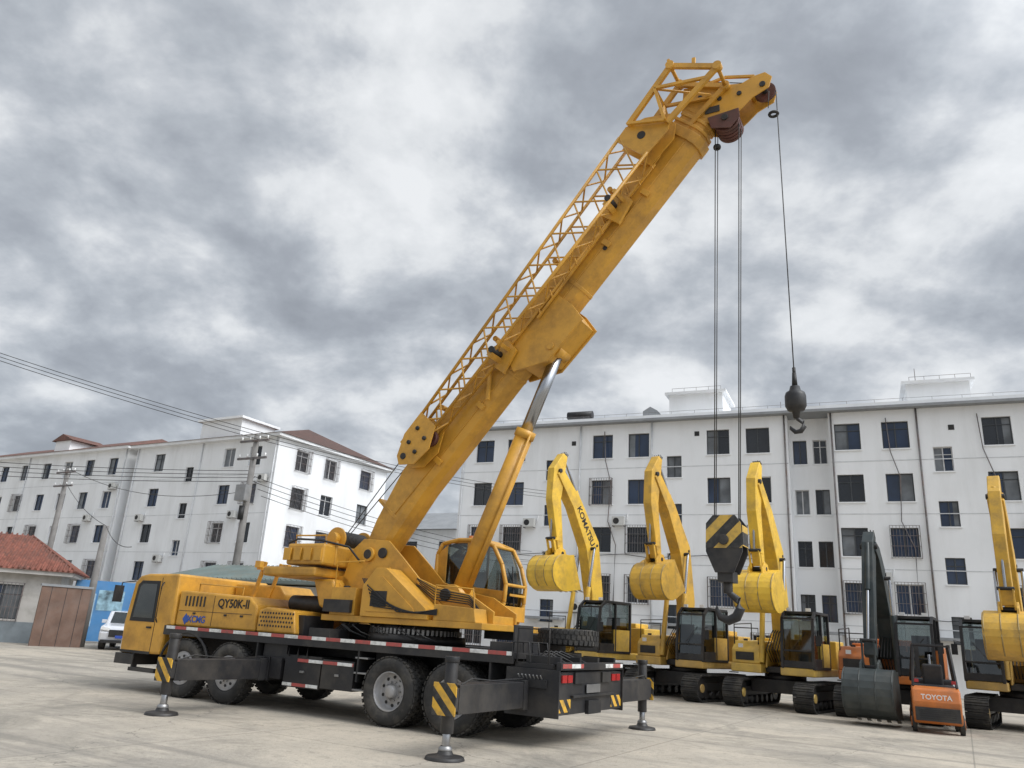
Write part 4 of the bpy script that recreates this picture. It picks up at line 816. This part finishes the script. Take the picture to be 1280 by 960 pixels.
bw=empty('brown_panel_wall',V((-19.2,35.9,0)),rad(40));P=Part();BRW=mat('brown_panel',(.15,.09,.065),.7,0,.25,1.5,((.25,.22,.2),.3))
P.box(-1.0,1.0,-.06,.06,0,2.5,BRW);P.box(-1.05,1.05,-.1,.1,2.5,2.6,TRIM)
for x in(-.6,0,.6):P.box(x-.01,x+.01,-.066,-.058,0,2.5,BLK)
P.finish('panel',bw)
cr=empty('parked_car',V((-17.0,38.0,0)),rad(16))
CW=mat('car_white_paint',(.66,.68,.72),.25,0,.03,1,((.35,.33,.3),.2),coat=.6)
P=Part()
prof=[(-2.2,.35),(-2.28,.7),(-2.15,1.0),(-1.2,1.12),(-.55,1.62),(1.4,1.66),(2.1,1.15),(2.2,.9),(2.2,.35)]
P.prism(prof,'yz',-.9,.9,CW);P.finish('body',cr,.09)
P=Part();P.prism([(-1.22,1.12),(-.64,1.57),(-.62,1.6),(-1.2,1.16)],'yz',-.7,.7,GLS)
for s in(-1,1):
    P.prism([(-1.0,1.12),(-.5,1.52),(1.3,1.55),(1.8,1.15)],'yz',min(s*.895,s*.905),max(s*.895,s*.905),GLS)
    for y in(-1.4,1.35):
        P.cyl((s*.72,y,.34),(s*.93,y,.34),.34,TYR,n=28);P.cyl((s*.93,y,.34),(s*.94,y,.34),.22,STL,n=20)
    P.prism([(s*.5,.8),(s*.86,.84),(s*.84,.98),(s*.5,.92)],'xz',-2.31,-2.2,WHT)
    P.box(s*1.0-.1,s*1.0+.1,-.95,-.8,1.1,1.25,CW)
P.box(-.5,.5,-2.32,-2.24,.55,.85,BLK2);P.box(-.8,.8,-2.3,-2.2,.3,.42,BLK2);P.box(-.22,.22,-2.34,-2.3,.5,.62,mat('plate_blue',(.03,.08,.4),.4))
P.finish('glass_wheels_lights',cr,.01)
sh=empty('workshop_shed',G(-22.5,21.5),A0);P=Part();MTL=mat('shed_metal_roof',(.16,.2,.19),.6,0,.15,1,((.25,.2,.15),.4))
P.box(-4.5,4.5,0,4,0,2.9,PL);P.prism([(-.7,2.95),(-.7,3.05),(2,3.75),(4.6,3.05),(4.6,2.95)],'yz',-5,5,MTL)
for i in range(40):P.bar((-5+i*.25,-.72,3.08),(-5+i*.25,2,3.79),.05,.04,MTL)
P.finish('shed_body',sh)
bw=empty('boundary_wall',G(-40,40),A0);P=Part();P.box(-38,10,0,.24,0,2.4,WALL2);P.box(-38,10,-.06,.3,2.4,2.5,TRIM);P.finish('wall',bw)
# ------------------------------------------------------------------ poles and wires
CON=mat('concrete_pole',(.20,.19,.18),.85,0,.15,3,((.12,.11,.1),.4))
def pole(x,y,h,arms=True,tr=False):
    e_=empty('utility_pole',V((x,y,0)),A0);P=Part();P.cyl((0,0,0),(0,0,h),.19,CON,.12,n=16)
    if arms:
        for z in(h-.3,h-1.1):
            P.box(-.9,.9,-.14,-.06,z,z+.09,BAR)
            for i in(-.8,-.3,.3,.8):P.cyl((i,-.1,z+.09),(i,-.1,z+.25),.035,WHT,n=8)
    if tr:
        P.box(-.3,.3,-.45,-.12,h-3.0,h-2.3,STL);P.cyl((.0,-.2,h-3.8),(0,-.2,h-3.2),.12,BLK2)
    P.finish('pole',e_);return V((x,y,h))
p1=V((-11.35,34.16,9.55));pole(p1.x,p1.y,p1.z,True,True)
p2=V((-25.7,45.2,9.4));pole(p2.x,p2.y,p2.z)
p3=V((-18.6,36.9,5.4));pole(p3.x,p3.y,p3.z,False)
P=Part()
def wire(a,b_,sag,r=.014):
    a=V(a);b_=V(b_);pts=[]
    for i in range(17):
        t=i/16;q=a.lerp(b_,t);q.z-=4*sag*t*(1-t);pts.append(q)
    P.tube(pts,r,BLK2,5)
for k in range(3):
    o=V((.25*k,0,-.22*k));a=V((-36,24,15.2))+o
    wire(a,p1+V((0,0,.2))+o,.5);wire(p1+V((0,0,.2))+o,V((10,60,12.5))+o,.7)
for k in range(4):
    o=V((.2*k,0,-.3*k));wire(V((-45,35,9.2))+o,p1+V((0,0,-1.6))+o*.5,.8);wire(p1+V((0,0,-1.8))+o,V((2,52,7))+o,.5)
wire(p2,p1+V((0,0,-2.5)),.8);wire(p2+V((0,0,-.8)),p3,.3);wire(p3,V((-14,30,4)),.3)
P.finish('power_lines',None)
print('objects',len(bpy.data.objects))
